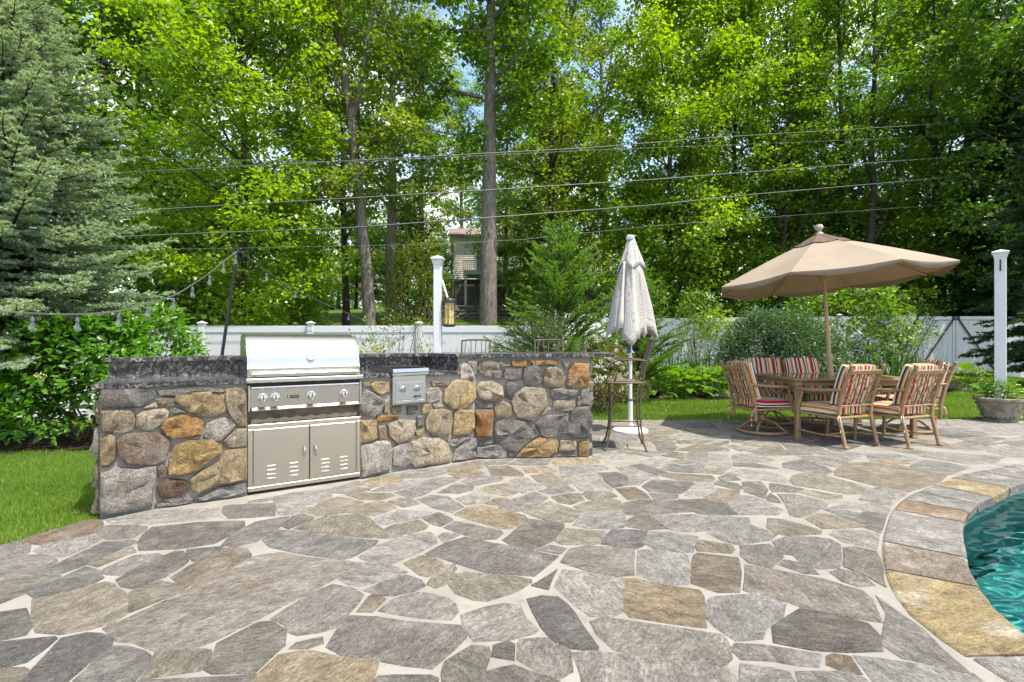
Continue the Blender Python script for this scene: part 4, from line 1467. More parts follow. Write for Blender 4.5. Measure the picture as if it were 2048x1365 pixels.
# ------------------------------------------------------------------ overhead wires
wires = [
    ('topmost overhead wire above the grill, rising toward the woods', [(200, 349), (278, 344), (700, 322), (1180, 296), (1420, 276), (2100, 235)], .011),
    ('thin overhead wire that meets the topmost wire near the tall trunk', [(200, 314), (302, 317), (500, 321), (700, 325), (1180, 301), (1600, 285), (2100, 262)], .006),
    ('thick overhead wire second from the top', [(200, 427), (270, 422), (700, 397), (970, 381), (1300, 360), (1640, 334), (2100, 300)], .014),
    ('thick overhead wire third from the top', [(200, 476), (330, 470), (700, 456), (960, 437), (1300, 411), (1520, 388), (2100, 338)], .014),
    ('lowest thin overhead wire just above the closed umbrella', [(240, 500), (470, 497), (870, 489), (1040, 480), (1300, 453), (1450, 441), (2100, 395)], .006)]
for lab, pts, r in wires:
    P = [at(px, py, 11.0 + max(0, px - 900) * .0075) for px, py in pts]
    th = link_mesh('overhead_wire', MB().tube([tuple(p - P[0]) for p in P], r, 6).mesh('overhead_wire'), MAT['cable'], None, P[0])
    props(th, lab, 'wire', 'overhead wires crossing the garden')

# ------------------------------------------------------------------ dining set
t = NT('striped_fabric')
tc = t('TexCoord')
sx = t('SeparateXYZ', {'Vector': tc.outputs['Object']})
wv = t.noise(t.coords('Object'), 5, 2)
ns = t('SeparateXYZ', {'Vector': tc.outputs['Normal']})
side = t.math('GREATER_THAN', t.math('ABSOLUTE', ns.outputs['X']), .75)
edge = t.math('MULTIPLY', side, t.math('ADD', t.math('MULTIPLY', sx.outputs['Y'], t.math('GREATER_THAN', sx.outputs['Z'], .49)), t.math('MULTIPLY', sx.outputs['Z'], t.math('SUBTRACT', 1.0, t.math('MULTIPLY', t.math('GREATER_THAN', sx.outputs['Z'], .49), .72)))))
u = t.math('FRACT', t.math('ADD', t.math('MULTIPLY', t.math('ADD', t.math('ADD', sx.outputs['X'], edge), t.math('MULTIPLY', wv, .006)), 2.35), 10.0))
cr, rd, og, nv, gd, ol = (.62, .54, .40), (.38, .014, .028), (.50, .145, .022), (.028, .026, .075), (.46, .29, .075), (.24, .22, .06)
seq = [(0, cr), (.07, rd), (.155, cr), (.19, gd), (.225, nv), (.28, cr), (.36, og), (.43, cr), (.455, ol), (.475, cr), (.52, nv), (.565, cr), (.60, rd), (.70, gd), (.735, cr), (.80, og), (.86, cr), (.90, nv), (.945, gd)]
nd = t('ValToRGB', {'Fac': u})
cr_ = nd.color_ramp; cr_.interpolation = 'CONSTANT'
while len(cr_.elements) < len(seq): cr_.elements.new(.5)
for e, (p, cc) in zip(cr_.elements, seq): e.position = p; e.color = (*cc, 1)
fab = t.noise(t.coords('Object'), 220, 3, .7); fold = t.noise(t.coords('Object'), 9, 3, .5)
MAT['stripes'] = t.done(nd.outputs['Color'], .88, bump=t.math('ADD', t.math('MULTIPLY', fab, .15), fold), bump_str=.5, bump_dist=.02, spec=.2)

def cushion(w, d, h, nx=9, ny=9, tuft=True):
    vs, fs = [], []
    def prof(u, v): return .62 + .38 * (1 - abs(u) ** 4) * (1 - abs(v) ** 4)
    for s in (1, -1):
        for j in range(ny + 1):
            for i in range(nx + 1):
                u, v = -1 + 2 * i / nx, -1 + 2 * j / ny
                q = prof(u, v)
                if tuft:
                    for tu, tv in ((-.42, -.42), (.42, -.42), (-.42, .42), (.42, .42)):
                        q -= .20 * math.exp(-((u - tu) ** 2 + (v - tv) ** 2) * 22)
                rc = 1 - .05 * (abs(u) ** 3) * (abs(v) ** 3)
                vs.append((u * w / 2 * rc, v * d / 2 * rc, s * h / 2 * q))
    N = (nx + 1) * (ny + 1)
    for j in range(ny):
        for i in range(nx):
            a = j * (nx + 1) + i
            fs.append((a, a + 1, a + nx + 2, a + nx + 1))
            fs.append((N + a + nx + 1, N + a + nx + 2, N + a + 1, N + a))
    edge = [i for i in range(nx + 1)] + [j * (nx + 1) + nx for j in range(1, ny + 1)] + [ny * (nx + 1) + i for i in range(nx - 1, -1, -1)] + [j * (nx + 1) for j in range(ny - 1, 0, -1)]
    for a, b in zip(edge, edge[1:] + edge[:1]): fs.append((b, a, N + a, N + b))
    return vs, fs
def dining_chair(label, loc, rz, swivel):
    ch = thing('dining_chair', label, 'chair', loc, rz, 'striped cushioned dining chairs')
    T = MAT['tan_metal']
    hx = .265
    for s in (-1, 1):
        if swivel:
            pts = [(s * hx, -.25, .20), (s * hx, -.255, .40), (s * hx, -.31, .62), (s * hx, -.42, .905)]
        else:
            pts = [(s * hx, -.36, .0), (s * hx, -.335, .10), (s * hx, -.275, .36), (s * hx, -.29, .52), (s * hx, -.345, .72), (s * hx, -.42, .905)]
        p = MB().tube(pts, .0215, 8).build('back_post', T, ch, smooth=True, angle=60)
        MB().lathe([(.012, .0), (.022, .004), (.014, .012), (.024, .026), (.025, .036), (.016, .05), (.001, .053)], 12, (s * hx, -.425, .905)).build('finial', T, p, smooth=True)
        if not swivel: MB().box((s * hx, -.362, .014), (.052, .052, .028), .006).build('foot', T, p)
        # front leg / arm support
        fl = [(s * hx, .27, .0 if not swivel else .30), (s * hx, .265, .14 if not swivel else .33), (s * hx, .25, .40), (s * hx, .20, .58), (s * hx, .17, .625)]
        q = MB().tube(fl, [.018, .020, .023, .016, .014], 8).build('leg' if not swivel else 'arm_support', T, ch, smooth=True, angle=60)
        MB().sphere((s * hx, .258, .42), .028, 10, 8, (1, 1, .7)).build('collar', T, q, smooth=True)
        ar = MB().tube([(s * hx, -.335, .665), (s * (hx + .02), -.22, .655), (s * (hx + .03), -.05, .64), (s * (hx + .025), .12, .635), (s * (hx + .01), .24, .625), (s * hx, .285, .60), (s * hx, .275, .575)], [.014, .017, .021, .021, .019, .016, .012], 8)
        ar.build('armrest', T, ch, smooth=True, angle=60)
    def bk(z):   # back plane
        f = (z - .40) / .505
        return -.275 - .145 * max(0, f) ** 1.15
    MB().box((0, bk(.875), .868), (hx * 2 - .03, .024, .052), .005, Matrix.Rotation(R(17), 3, 'X')).build('top_rail', T, ch)
    MB().tube([(-hx, bk(.475), .475), (hx, bk(.475), .475)], .013, 8).build('lower_rail', T, ch, smooth=True)
    # crossing lattice bars
    zb, zt = .475, .85
    wd = hx - .02
    for dirn in (-1, 1):
        for off in (-1.08, -.36, .36, 1.08):
            pts = []
            for k in range(17):
                f = k / 16
                x = (off + dirn * (f - .5) * 1.44) * wd
                if abs(x) <= wd * 1.001:
                    z = zb + (zt - zb) * f
                    pts.append((x, bk(z) + .004 * dirn, z))
            if len(pts) >= 2: MB().tube(pts, .0066, 6).build('lattice_bar', T, ch, smooth=True)
    MB().tube([(-hx, -.265, .335), (hx, -.265, .335)], .016, 8).build('rear_rail', T, ch, smooth=True)
    fr = MB()
    for s in (-1, 1): fr.tube([(s * hx, -.265, .335), (s * hx, .26, .355)], .014, 8)
    fr.tube([(-hx, .26, .355), (hx, .26, .355)], .014, 8)
    fr.box((0, 0, .333), (.05, .5, .02), .003).box((0, 0, .335), (hx * 2, .05, .018), .003)
    fr.build('seat_frame', T, ch, smooth=True)
    b = MB()
    if swivel:
        n = 40
        b.tube([(.29 * math.cos(2 * math.pi * k / n), .29 * math.sin(2 * math.pi * k / n), .032) for k in range(n)], .020, 8, closed=True)
        for k in range(4):
            a = R(45 + 90 * k)
            b.tube([(.29 * math.cos(a), .29 * math.sin(a), .035), (.16 * math.cos(a), .16 * math.sin(a), .14), (.03 * math.cos(a), .03 * math.sin(a), .19)], .014, 6)
        b.lathe([(.045, .17), (.045, .24), (.03, .25), (.03, .30), (.09, .31), (.09, .325)], 16)
        b.build('swivel_base', T, ch, smooth=True)
    else:
        for s in (-1, 1): b.tube([(s * hx, -.325, .13), (s * hx * .8, 0, .105), (s * hx, .268, .13)], .010, 6)
        b.tube([(-hx * .83, -.05, .106), (hx * .83, -.05, .106)], .010, 6)
        b.build('stretcher', T, ch, smooth=True)
    vs, fs = cushion(.52, .54, .135)
    sc = MB().add([(x, y + .02, z + .415 - y * .02) for x, y, z in vs], fs).build('seat_cushion', MAT['stripes'], ch, smooth=True, angle=70)
    vs, fs = cushion(.53, .52, .125)
    Mx = Matrix.Translation((0, -.262, .70)) @ Matrix.Rotation(R(90 + 16), 4, 'X')
    bc = MB(); bc.m = Mx; bc.add(vs, fs)
    bc.build('back_cushion', MAT['stripes'], ch, smooth=True, angle=70)
    for s in (-1, 1):
        tb = MB()
        for k in range(2):
            tb.tube([(s * (hx - .01), -.27, .40), (s * (hx + .025 + .01 * k), -.31 + .02 * k, .33), (s * (hx + .01 - .02 * k), -.315, .24), (s * (hx + .02 + .015 * k), -.32, .13 + .05 * k)], [.006, .007, .006, .004], 5)
        tb.build('tie', MAT['stripes'], ch)
    return ch
dining_chair('striped cushion chair at the near side of the table, nearer the bar stool', (3.88, 6.20, 0), R(21), False)
dining_chair('striped cushion chair at the near side of the table, nearer the urn', (4.60, 6.20, 0), R(21), False)
dining_chair('striped swivel chair at the table end closest to the closed umbrella', (3.33, 6.82, 0), R(-84), True)
dining_chair('striped chair across the table, first from the hosta bed side', (3.86, 7.64, 0), R(176), True)
dining_chair('striped chair across the table beside the umbrella pole', (4.50, 7.66, 0), R(183), True)
dining_chair('striped chair at the table end closest to the white post and urn', (5.36, 6.95, 0), R(80), True)

tab = thing('dining_table', 'tan metal patio dining table with glossy top and square legs', 'table', (4.32, 6.95, 0))
tw, td = 1.58, 1.14
t = NT('table_glass')
c = t.coords('Object')
MAT['tabletop'] = t.done(t.ramp(t.noise(c, 5, 4), [(.3, (.16, .075, .05)), (.7, (.22, .11, .07))]), .06, spec=.6)
fr = MB()
for s in (-1, 1):
    fr.box((s * (tw / 2 - .05), 0, .735), (.10, td, .03), .006)
    fr.box((0, s * (td / 2 - .05), .7352), (tw - .202, .10, .0296), .006)
fr.build('top_frame', MAT['tan_metal'], tab)
MB().box((0, 0, .7395), (tw - .205, td - .205, .012), .002).build('glass_top', MAT['tabletop'], tab)
ap = MB()
for s in (-1, 1):
    ap.box((s * (tw / 2 - .06), 0, .69), (.025, td - .16, .058), .003)
    ap.box((0, s * (td / 2 - .06), .69), (tw - .16, .025, .058), .003)
ap.build('apron', MAT['tan_metal'], tab)
for sx_ in (-1, 1):
    for sy in (-1, 1):
        x, y = sx_ * (tw / 2 - .06), sy * (td / 2 - .06)
        lg = MB().box((x, y, .34), (.062, .062, .64), .008).build('leg', MAT['tan_metal'], tab)
        MB().box((x, y, .685), (.088, .088, .068), .008).box((x, y, .63), (.078, .078, .018), .005).build('collar', MAT['tan_metal'], lg)
        MB().box((x, y, .0125), (.074, .074, .025), .005).build('foot', MAT['tan_metal'], lg)

# ------------------------------------------------------------------ tan market umbrella
def cloth_mat(name, col, var, trans, tcol, ring=False):
    t = NT(name)
    c = t.coords('Object')
    n = t.noise(c, 2.2, 5, .65); w = t.noise(c, 260, 2, .6)
    base = t.ramp(n, [(.3, tuple(x * (1 - var) for x in col)), (.7, tuple(x * (1 + var) for x in col))])
    if ring:
        v = t('TexVoronoi', {'Vector': t.coords('Object', scale=(1, 1, .8)), 'Scale': 4.2})
        rr = t.math('FRACT', t.math('MULTIPLY', v.outputs['Distance'], 8.0))
        ln = t.ramp(rr, [(.0, 0), (.36, 0), (.44, 1), (.56, 1), (.64, 0)])
        br = t.ramp(t.noise(c, 75, 2, .5), [(.40, 0), (.50, 1)])
        fac = t.math('MULTIPLY', t.math('MULTIPLY', ln, br), .7)
        base = t.mix(base, (.12, .12, .14), fac)
    bs = t('BsdfPrincipled', {'Base Color': base, 'Roughness': .9, 'Specular IOR Level': .15})
    bn = t('Bump', {'Height': t.math('ADD', t.noise(c, 7, 3), t.math('MULTIPLY', w, .08)), 'Strength': .25, 'Distance': .02})
    t.l.new(bn.outputs[0], bs.inputs['Normal'])
    tr = t('BsdfTranslucent', {'Color': (*tcol, 1)})
    mx = t('MixShader', {0: trans, 1: bs.outputs[0], 2: tr.outputs[0]})
    t.l.new(mx.outputs[0], t.out.inputs['Surface'])
    return t.mat
MAT['canvas'] = cloth_mat('tan_canvas_cloth', (.345, .285, .22), .09, .24, (.50, .34, .19))
MAT['canvas_top'] = cloth_mat('faded_brown_cloth', (.125, .09, .065), .3, .08, (.2, .13, .07))
MAT['pale_wood'] = simple('weathered_finial', (.40, .35, .29), .7, 0, .2, 20)
umb = thing('patio_umbrella', 'open tan canvas patio umbrella tilted over the dining table', 'umbrella', (4.37, 6.95, 0))
PV = Vector((-.13, 0, 2.0))
cano = bpy.data.objects.new('canopy_frame', None); COL.objects.link(cano); cano.parent = umb
def canopy(r0, r1, z0, z1, sag, lip, hem, n=8, m=9, sub=8, curve=1.12):
    vs, fs = [], []
    N = n * sub
    for i in range(m + 1):
        f = i / m
        for k in range(N):
            a = 2 * math.pi * k / N
            q = (k % sub) / sub
            mid = math.sin(math.pi * q)
            flat = math.cos(math.pi / n) / math.cos((q - .5) * 2 * math.pi / n)
            rr = (r0 + (r1 - r0) * f) * (flat * (1 + .0) if True else 1)
            z = z0 + (z1 - z0) * f ** curve - sag * mid * f * (1.6 - f)
            vs.append((rr * math.cos(a), rr * math.sin(a), z))
    m2 = m + 1
    if lip > 0:
        for k in range(N):
            x, y, z = vs[m * N + k]
            q = (k % sub) / sub
            vs.append((x * .997, y * .997, z - lip * (.35 + .65 * math.sin(math.pi * q))))
        m2 += 1
    for i in range(m2 - 1):
        for k in range(N):
            k2 = (k + 1) % N
            fs.append((i * N + k, i * N + k2, (i + 1) * N + k2, (i + 1) * N + k))
    return vs, fs
TILT = Matrix.Translation(PV) @ Matrix.Rotation(R(-4.0), 4, 'Y') @ Matrix.Rotation(R(-2.6), 4, 'X') @ Matrix.Rotation(0, 4, 'Z')
def tilted(mb): mb.m = TILT; return mb
vs, fs = canopy(.10, 1.40, .60, .05, .045, .075, 0)
mb = tilted(MB()).add(vs, fs)
me = mb.mesh('canopy', True, 20)
can = link_mesh('canopy', me, MAT['canvas'], umb)
sm = can.modifiers.new('thick', 'SOLIDIFY'); sm.thickness = .004; sm.offset = -1
bpy.data.objects.remove(cano)
vs, fs = canopy(.03, .36, .685, .525, .02, .03, 0, m=4, curve=.95)
rr_ = random.Random(3)
vt = link_mesh('vent', tilted(MB()).add([(x, y, z + rr_.uniform(-.008, .008)) for x, y, z in vs], fs).mesh('vent', True, 20), MAT['canvas_top'], can)
sm = vt.modifiers.new('thick', 'SOLIDIFY'); sm.thickness = .004; sm.offset = -1
tilted(MB()).lathe([(.05, .675), (.04, .70), (.022, .71), (.022, .725), (.048, .745), (.055, .775), (.042, .805), (.001, .815)], 16).build('finial', MAT['pale_wood'], can, smooth=True)
for k in range(8):
    a = 2 * math.pi * k / 8
    rb = tilted(MB()).tube([(.06 * math.cos(a), .06 * math.sin(a), .585), (.72 * math.cos(a), .72 * math.sin(a), .31), (1.385 * math.cos(a), 1.385 * math.sin(a), .02)], .011, 6).build('rib', MAT['pole_wood'], can, smooth=True)
    tilted(MB()).tube([(.05 * math.cos(a), .05 * math.sin(a), .08), (.70 * math.cos(a), .70 * math.sin(a), .305)], .009, 6).build('strut', MAT['pole_wood'], rb, smooth=True)
tilted(MB()).lathe([(.055, .03), (.06, .05), (.06, .10), (.045, .12)], 16).build('runner', MAT['pole_wood'], can, smooth=True)
MB().tube([(0, 0, .05), (-.065, 0, 1.05), (-.13, 0, 2.0), (-.19, .0, 2.60)], .024, 12).build('pole', MAT['pole_wood'], umb, smooth=True)
MB().tube([(-.043, 0, .72), (-.046, 0, .775), (-.05, 0, .82), (-.058, 0, .95), (-.06, 0, .975), (-.064, 0, 1.04)], [.032, .042, .036, .034, .043, .030], 14).build('crank_housing', MAT['pole_wood'], umb, smooth=True)
MB().lathe([(.28, .0), (.28, .03), (.20, .06), (.05, .08), (.04, .30), (.03, .31)], 24).build('base', MAT['bronze'], umb, smooth=True)

# ------------------------------------------------------------------ closed patterned umbrella
MAT['ring_cloth'] = cloth_mat('ring_patterned_cloth', (.47, .445, .41), .05, .12, (.5, .46, .4), True)
MAT['plain_cloth'] = cloth_mat('cream_cloth', (.54, .51, .455), .04, .12, (.6, .56, .5))
MAT['teal'] = simple('teal_cloth', (.01, .09, .13), .8)
cu = thing('closed_umbrella', 'closed cream umbrella with ring pattern on a white stand', 'umbrella', (1.60, 6.92, 0))
MB().lathe([(.235, .0), (.235, .022), (.20, .045), (.09, .060), (.045, .068), (.045, .10)], 40).build('base', MAT['white'], cu, smooth=True)
MB().tube([(0, 0, .06), (0, 0, .42)], .032, 16).build('sleeve', MAT['white'], cu, smooth=True)
MB().lathe([(.036, .415), (.038, .42), (.038, .44), (.03, .445)], 16).build('collar', MAT['cable'], cu, smooth=True)
MB().tube([(0, 0, .44), (0, 0, 2.58)], .024, 16).build('pole', MAT['white'], cu, smooth=True)
def drape(z0, zfun, rfun, N=96, m=14, seed=1):
    rr = random.Random(seed)
    ph = [rr.uniform(0, 6.28) for _ in range(4)]
    vs, fs = [], []
    for i in range(m + 1):
        f = i / m
        for k in range(N):
            a = 2 * math.pi * k / N
            ze = zfun(a)
            z = z0 + (ze - z0) * f
            r = rfun(f) * (1 + min(1, f * 1.6) * (.17 * math.cos(4 * a + .6) + .055 * math.cos(7 * a + ph[0]) + .035 * math.cos(11 * a + ph[1])))
            vs.append((r * math.cos(a) * 1.12 + .01, r * math.sin(a) * .86, z))
    for i in range(m):
        for k in range(N):
            k2 = (k + 1) % N
            fs.append((i * N + k, i * N + k2, (i + 1) * N + k2, (i + 1) * N + k))
    return vs, fs
vs, fs = drape(2.50, lambda a: 1.27 + .09 * (2 * abs(math.sin(2 * a + .3)) - 1) + .04 * math.cos(2 * a + 1.0), lambda f: .068 + .205 * f ** .85)
cl = link_mesh('canopy', MB().add(vs, fs).mesh('canopy', True, 80), MAT['ring_cloth'], cu)
sm = cl.modifiers.new('thick', 'SOLIDIFY'); sm.thickness = .004; sm.offset = -1
vs, fs = drape(2.60, lambda a: 2.22 + .05 * math.cos(4 * a + .6 + math.pi) + .03 * math.cos(3 * a), lambda f: .045 + .105 * f, m=6, seed=1)
fl = link_mesh('vent_flap', MB().add(vs, fs).mesh('vent_flap', True, 80), MAT['ring_cloth'], cu)
sm = fl.modifiers.new('thick', 'SOLIDIFY'); sm.thickness = .004; sm.offset = -1
MB().lathe([(.05, 2.585), (.058, 2.60), (.055, 2.635), (.035, 2.65), (.001, 2.652)], 20).build('top_cap', MAT['white'], cu, smooth=True)
# a plain fold of the lining turned outward and the teal tie strap
def fold_strip(a0, w, z0, z1, r0, r1, mat, name):
    mb = MB()
    rows = []
    for i in range(9):
        f = i / 8
        z = z0 + (z1 - z0) * f; r = r0 + (r1 - r0) * f
        for d, bulge in ((-w, 0), (-w * .4, .022), (w * .3, .03), (w, .004)):
            a = a0 + d * (.4 + .6 * f)
            rows.append(((r + bulge) * math.cos(a) * 1.12, (r + bulge) * math.sin(a) * .86, z + (.03 * f if d > 0 else -.03 * f)))
    fs = [(i * 4 + k, i * 4 + k + 1, (i + 1) * 4 + k + 1, (i + 1) * 4 + k) for i in range(8) for k in range(3)]
    o = link_mesh(name, mb.add(rows, fs).mesh(name, True, 80), mat, cu)
    s = o.modifiers.new('thick', 'SOLIDIFY'); s.thickness = .005
fold_strip(R(-92), .30, 2.28, 1.22, .13, .27, MAT['plain_cloth'], 'lining_fold')
fold_strip(R(-128), .20, 2.28, 1.36, .14, .27, MAT['plain_cloth'], 'lining_fold')
fold_strip(R(-58), .12, 2.2, 1.30, .13, .25, MAT['plain_cloth'], 'lining_fold')
MB().box((-.045, -.15, 1.22), (.05, .012, .32), .003, Matrix.Rotation(R(4), 3, 'Y')).build('tie_strap', MAT['teal'], cu)

MAT['bronze'] = simple('dark_bronze', (.105, .08, .058), .42, .4, .25, 20, .15)
# ------------------------------------------------------------------ bar stools
def stool(label, loc, rz):
    st = thing('bar_stool', label, 'bar stool', loc, rz, 'bronze metal bar stools')
    B = MAT['bronze']
    seat = MB().box((0, 0, .755), (.42, .40, .016), .006).build('seat', B, st)
    sl = MB()
    for k in range(9): sl.box((-.17 + k * .0425, 0, .767), (.030, .36, .008), .002)
    sl.build('slats', B, seat)
    for sx_ in (-1, 1):
        for sy in (-1, 1):
            pts = [(sx_ * .185, sy * .175, .75), (sx_ * .165, sy * .155, .52), (sx_ * .175, sy * .165, .28), (sx_ * .20, sy * .195, .08), (sx_ * .225, sy * .225, .012)]
            lg = MB().tube(pts, .011, 8).build('leg', B, st, smooth=True)
            MB().sphere((sx_ * .225, sy * .225, .012), .019, 8, 6, (1, 1, .65)).build('foot', B, lg, smooth=True)
    mb = MB()
    for s in (-1, 1):
        mb.tube([(s * .176, -.168, .27), (s * .176, .168, .27)], .008, 6)
        mb.tube([(-.178, s * .17, .33 if s < 0 else .22), (.178, s * .17, .33 if s < 0 else .22)], .008, 6)
    mb.build('footrest', B, st, smooth=True)
    def by(z): return -.185 - .12 * ((z - .76) / .48) ** 1.3
    for s in (-1, 1):
        pts = [(s * .19, by(z), z) for z in (.76, .88, 1.0, 1.12, 1.22)]
        p = MB().tube(pts, .0115, 8).build('back_post', B, st, smooth=True)
        MB().tube([(s * .19, by(1.0), 1.0), (s * .235, -.08, 1.015), (s * .24, .07, 1.01), (s * .225, .13, .985), (s * .20, .135, .93), (s * .185, .10, .86), (s * .185, .12, .76)], .009, 8).build('arm', B, p, smooth=True)
    mb = MB()
    mb.tube([(-.20, by(1.225), 1.222), (-.1, by(1.24) - .02, 1.236), (.1, by(1.24) - .02, 1.236), (.20, by(1.225), 1.222)], .0115, 8)
    mb.build('top_rail', B, st, smooth=True)
    MB().tube([(-.19, by(.83), .83), (.19, by(.83), .83)], .008, 6).build('lower_rail', B, st, smooth=True)
    for k in range(5):
        x = -.13 + k * .065
        MB().tube([(x, by(.83), .83), (x * 1.12 + .012 * (-1) ** k, by(1.0) - .012, 1.0), (x * 1.05, by(1.23) - .012, 1.23)], .006, 6).build('spindle', B, st, smooth=True)
    return st
stool('bronze metal bar stool standing clear of the bar end beside the closed umbrella', (1.29, 5.88, 0), R(82))
stool('bar stool behind the bar, its back showing nearest the white post', (-.50, 6.66, 0), R(178))
stool('bar stool behind the bar, its back showing in front of the feathery evergreen', (.51, 6.66, 0), R(182))

# ------------------------------------------------------------------ urn planter
t = NT('weathered_urn')
c = t.coords('Object')
n1 = t.noise(c, 6, 6, .7); n2 = t.noise(c, 40, 4, .7)
col = t.ramp(n1, [(.3, (.10, .085, .06)), (.5, (.25, .23, .18)), (.72, (.38, .35, .29))])
MAT['urn'] = t.done(col, .9, bump=n2, bump_str=.6, bump_dist=.01, spec=.2)
urn = thing('urn_planter', 'weathered grey stone urn planter with swag relief on the patio edge', 'planter', (7.46, 7.82, -.01))
ub = MB().lathe([(.20, .0), (.205, .02), (.19, .03), (.185, .045), (.215, .07), (.225, .10), (.245, .20), (.275, .30), (.285, .315), (.31, .32), (.325, .335), (.325, .365), (.305, .375), (.28, .37), (.27, .33), (.02, .325)], 48).build('bowl', MAT['urn'], urn, smooth=True, angle=35)
mb = MB()
for k in range(8):
    a0 = k * math.pi / 4
    pts = []
    for j in range(7):
        f = j / 6; a = a0 + f * math.pi / 4
        z = .27 - .10 * math.sin(math.pi * f); r = .228 + (z - .10) * .23
        pts.append((r * math.cos(a), r * math.sin(a), z))
    mb.tube(pts, [.008, .012, .016, .018, .016, .012, .008], 6)
    r = .275
    mb.sphere((r * math.cos(a0), r * math.sin(a0), .275), .02, 8, 6)
for k in range(28):
    a = 2 * math.pi * k / 28
    mb.sphere((.228 * math.cos(a), .228 * math.sin(a), .088), .018, 6, 5)
mb.build('swag_relief', MAT['urn'], ub, smooth=True)
MB().lathe([(.001, .345), (.27, .335)], 24).build('soil', MAT['mulch'], urn)

# ------------------------------------------------------------------ houses beyond the fence
MAT['siding'] = simple('grey_siding', (.58, .53, .47), .8, 0, .1, 1.2, .05, .2)
MAT['siding_white'] = simple('white_siding', (.75, .75, .74), .7, 0, .05, 1.0, .05, .2)
MAT['roof'] = simple('brown_shingle', (.20, .155, .13), .95, 0, .25, 1.5, .3, .1)
MAT['trim'] = simple('pale_trim', (.48, .50, .47), .6)
MAT['glass'] = simple('window_glass', (.03, .035, .04), .08, 0, .1)
MAT['dark_wall'] = simple('dark_base', (.10, .09, .08), .95, 0, .4, 1.2, .5)
def lap_wall(mb, a, b, z0, z1, step=.16):
    """clapboards between two plan points"""
    a, b = Vector(a), Vector(b)
    n = nrm2(a, b)
    z = z0
    while z < z1 - .01:
        h = min(step, z1 - z)
        p = [(a.x + n.x * .05, a.y + n.y * .05, z), (b.x + n.x * .05, b.y + n.y * .05, z), (b.x, b.y, z + h), (a.x, a.y, z + h), (a.x, a.y, z), (b.x, b.y, z)]
        mb.add(p, [(0, 1, 2, 3), (4, 5, 1, 0)])
        z += h
hz = ground_z(0, 44)
hs = thing('grey_house', 'grey clapboard house with a long deck seen behind the tall straight trunk', 'house', (-4.76, 42.0, 0))
def hloc(mb): return mb
mb = MB(); lap_wall(mb, (0, 0), (4.6, .3), 6.3, 10.0); lap_wall(mb, (-.9, 5.5), (0, 0), 5.0, 10.0)
mb.build('siding', MAT['siding'], hs)
mb = MB(); lap_wall(mb, (4.6, .3), (13.2, .9), 6.3, 9.0)
mb.build('siding', MAT['siding'], hs)
mb = MB().prism(ccw([(.06, .06), (4.55, .36), (13.1, .96), (12.6, 9), (-.9, 8)]), 3.0, 8.9)
mb.build('dark_base', MAT['dark_wall'], hs)  # plain dark body that shows below the deck
rb = MB()
rb.add([(-.35, -.45, 9.9), (4.9, -.15, 9.9), (4.6, 4.5, 11.4), (-.9, 4.2, 11.4), (-.35, -.45, 9.78), (4.9, -.15, 9.78), (4.6, 9, 9.8), (-1.3, 8.6, 9.8)], [(0, 1, 2, 3), (4, 5, 1, 0), (3, 2, 6, 7)])
rb.add([(4.9, -.0, 9.0), (13.6, .5, 9.0), (13.2, 5, 10.4), (4.7, 4.5, 10.4)], [(0, 1, 2, 3)])
rb.build('roof', MAT['roof'], hs)
def house_window(x, y, z, w, h, parent, wall_rz=.066):
    o = MB().box((0, 0, 0), (w, .1, h)).build('window', MAT['trim'], parent, loc=(x, y, z)); o.rotation_euler = (0, 0, wall_rz)
    for s in (-1, 1): MB().box((s * w * .235, -.052, 0), (w * .42, .02, h * .9)).build('pane', MAT['glass'], o)
house_window(2.55, .12, 7.7, 1.6, 2.1, hs)
house_window(6.5, .38, 7.6, 1.6, 2.0, hs); house_window(9.6, .58, 7.6, 1.6, 2.0, hs)
dk = MB().box((7.0, -1.0, 6.45), (12.2, 2.6, .22), .02, Matrix.Rotation(.066, 3, 'Z')).build('deck', MAT['trim'], hs)
rl = MB()
Rz = Matrix.Rotation(.066, 3, 'Z')
for k in range(82):
    p = Rz @ Vector((-6.05 + k * .15, -1.28, 0)) + Vector((7.0, -1.0, 7.0)); rl.box(p, (.04, .04, .85))
for z in (6.62, 7.42):
    p = Rz @ Vector((0, -1.28, 0)) + Vector((7.0, -1.0, z)); rl.box(p, (12.2, .08, .08), 0, Rz)
rl.build('railing', MAT['trim'], dk)
for k in range(5):
    p = Rz @ Vector((-5.9 + k * 2.95, -1.2, 0)) + Vector((7.0, -1.0, 4.6)); MB().box(p, (.18, .18, 3.5)).build('deck_post', MAT['trim'], hs)

wh = thing('white_house', 'small white gabled house far behind the fence near the crooked trunk', 'house', at(668, 615, 62), R(-28))
wz = wh.location.z
mb = MB(); lap_wall(mb, (-2.2, -3), (2.2, -3), 0, 2.6, .25); lap_wall(mb, (-2.2, 3), (-2.2, -3), 0, 2.6, .25); lap_wall(mb, (2.2, -3), (2.2, 3), 0, 2.6, .25)
mb.add([(-2.2, -3, 2.6), (2.2, -3, 2.6), (0, -3, 4.3)], [(0, 1, 2)])
mb.build('siding', MAT['siding_white'], wh)
mb = MB().add([(-2.5, -3.3, 2.4), (-2.5, 3.3, 2.4), (0, 3.3, 4.5), (0, -3.3, 4.5), (2.5, -3.3, 2.4), (2.5, 3.3, 2.4)], [(0, 1, 2, 3), (3, 2, 5, 4)])
mb.build('roof', MAT['roof'], wh)
house_window(0, -3.04, 1.4, .9, 1.3, wh, 0)
house_window(2.24, -.6, 1.4, .9, 1.3, wh, R(90))

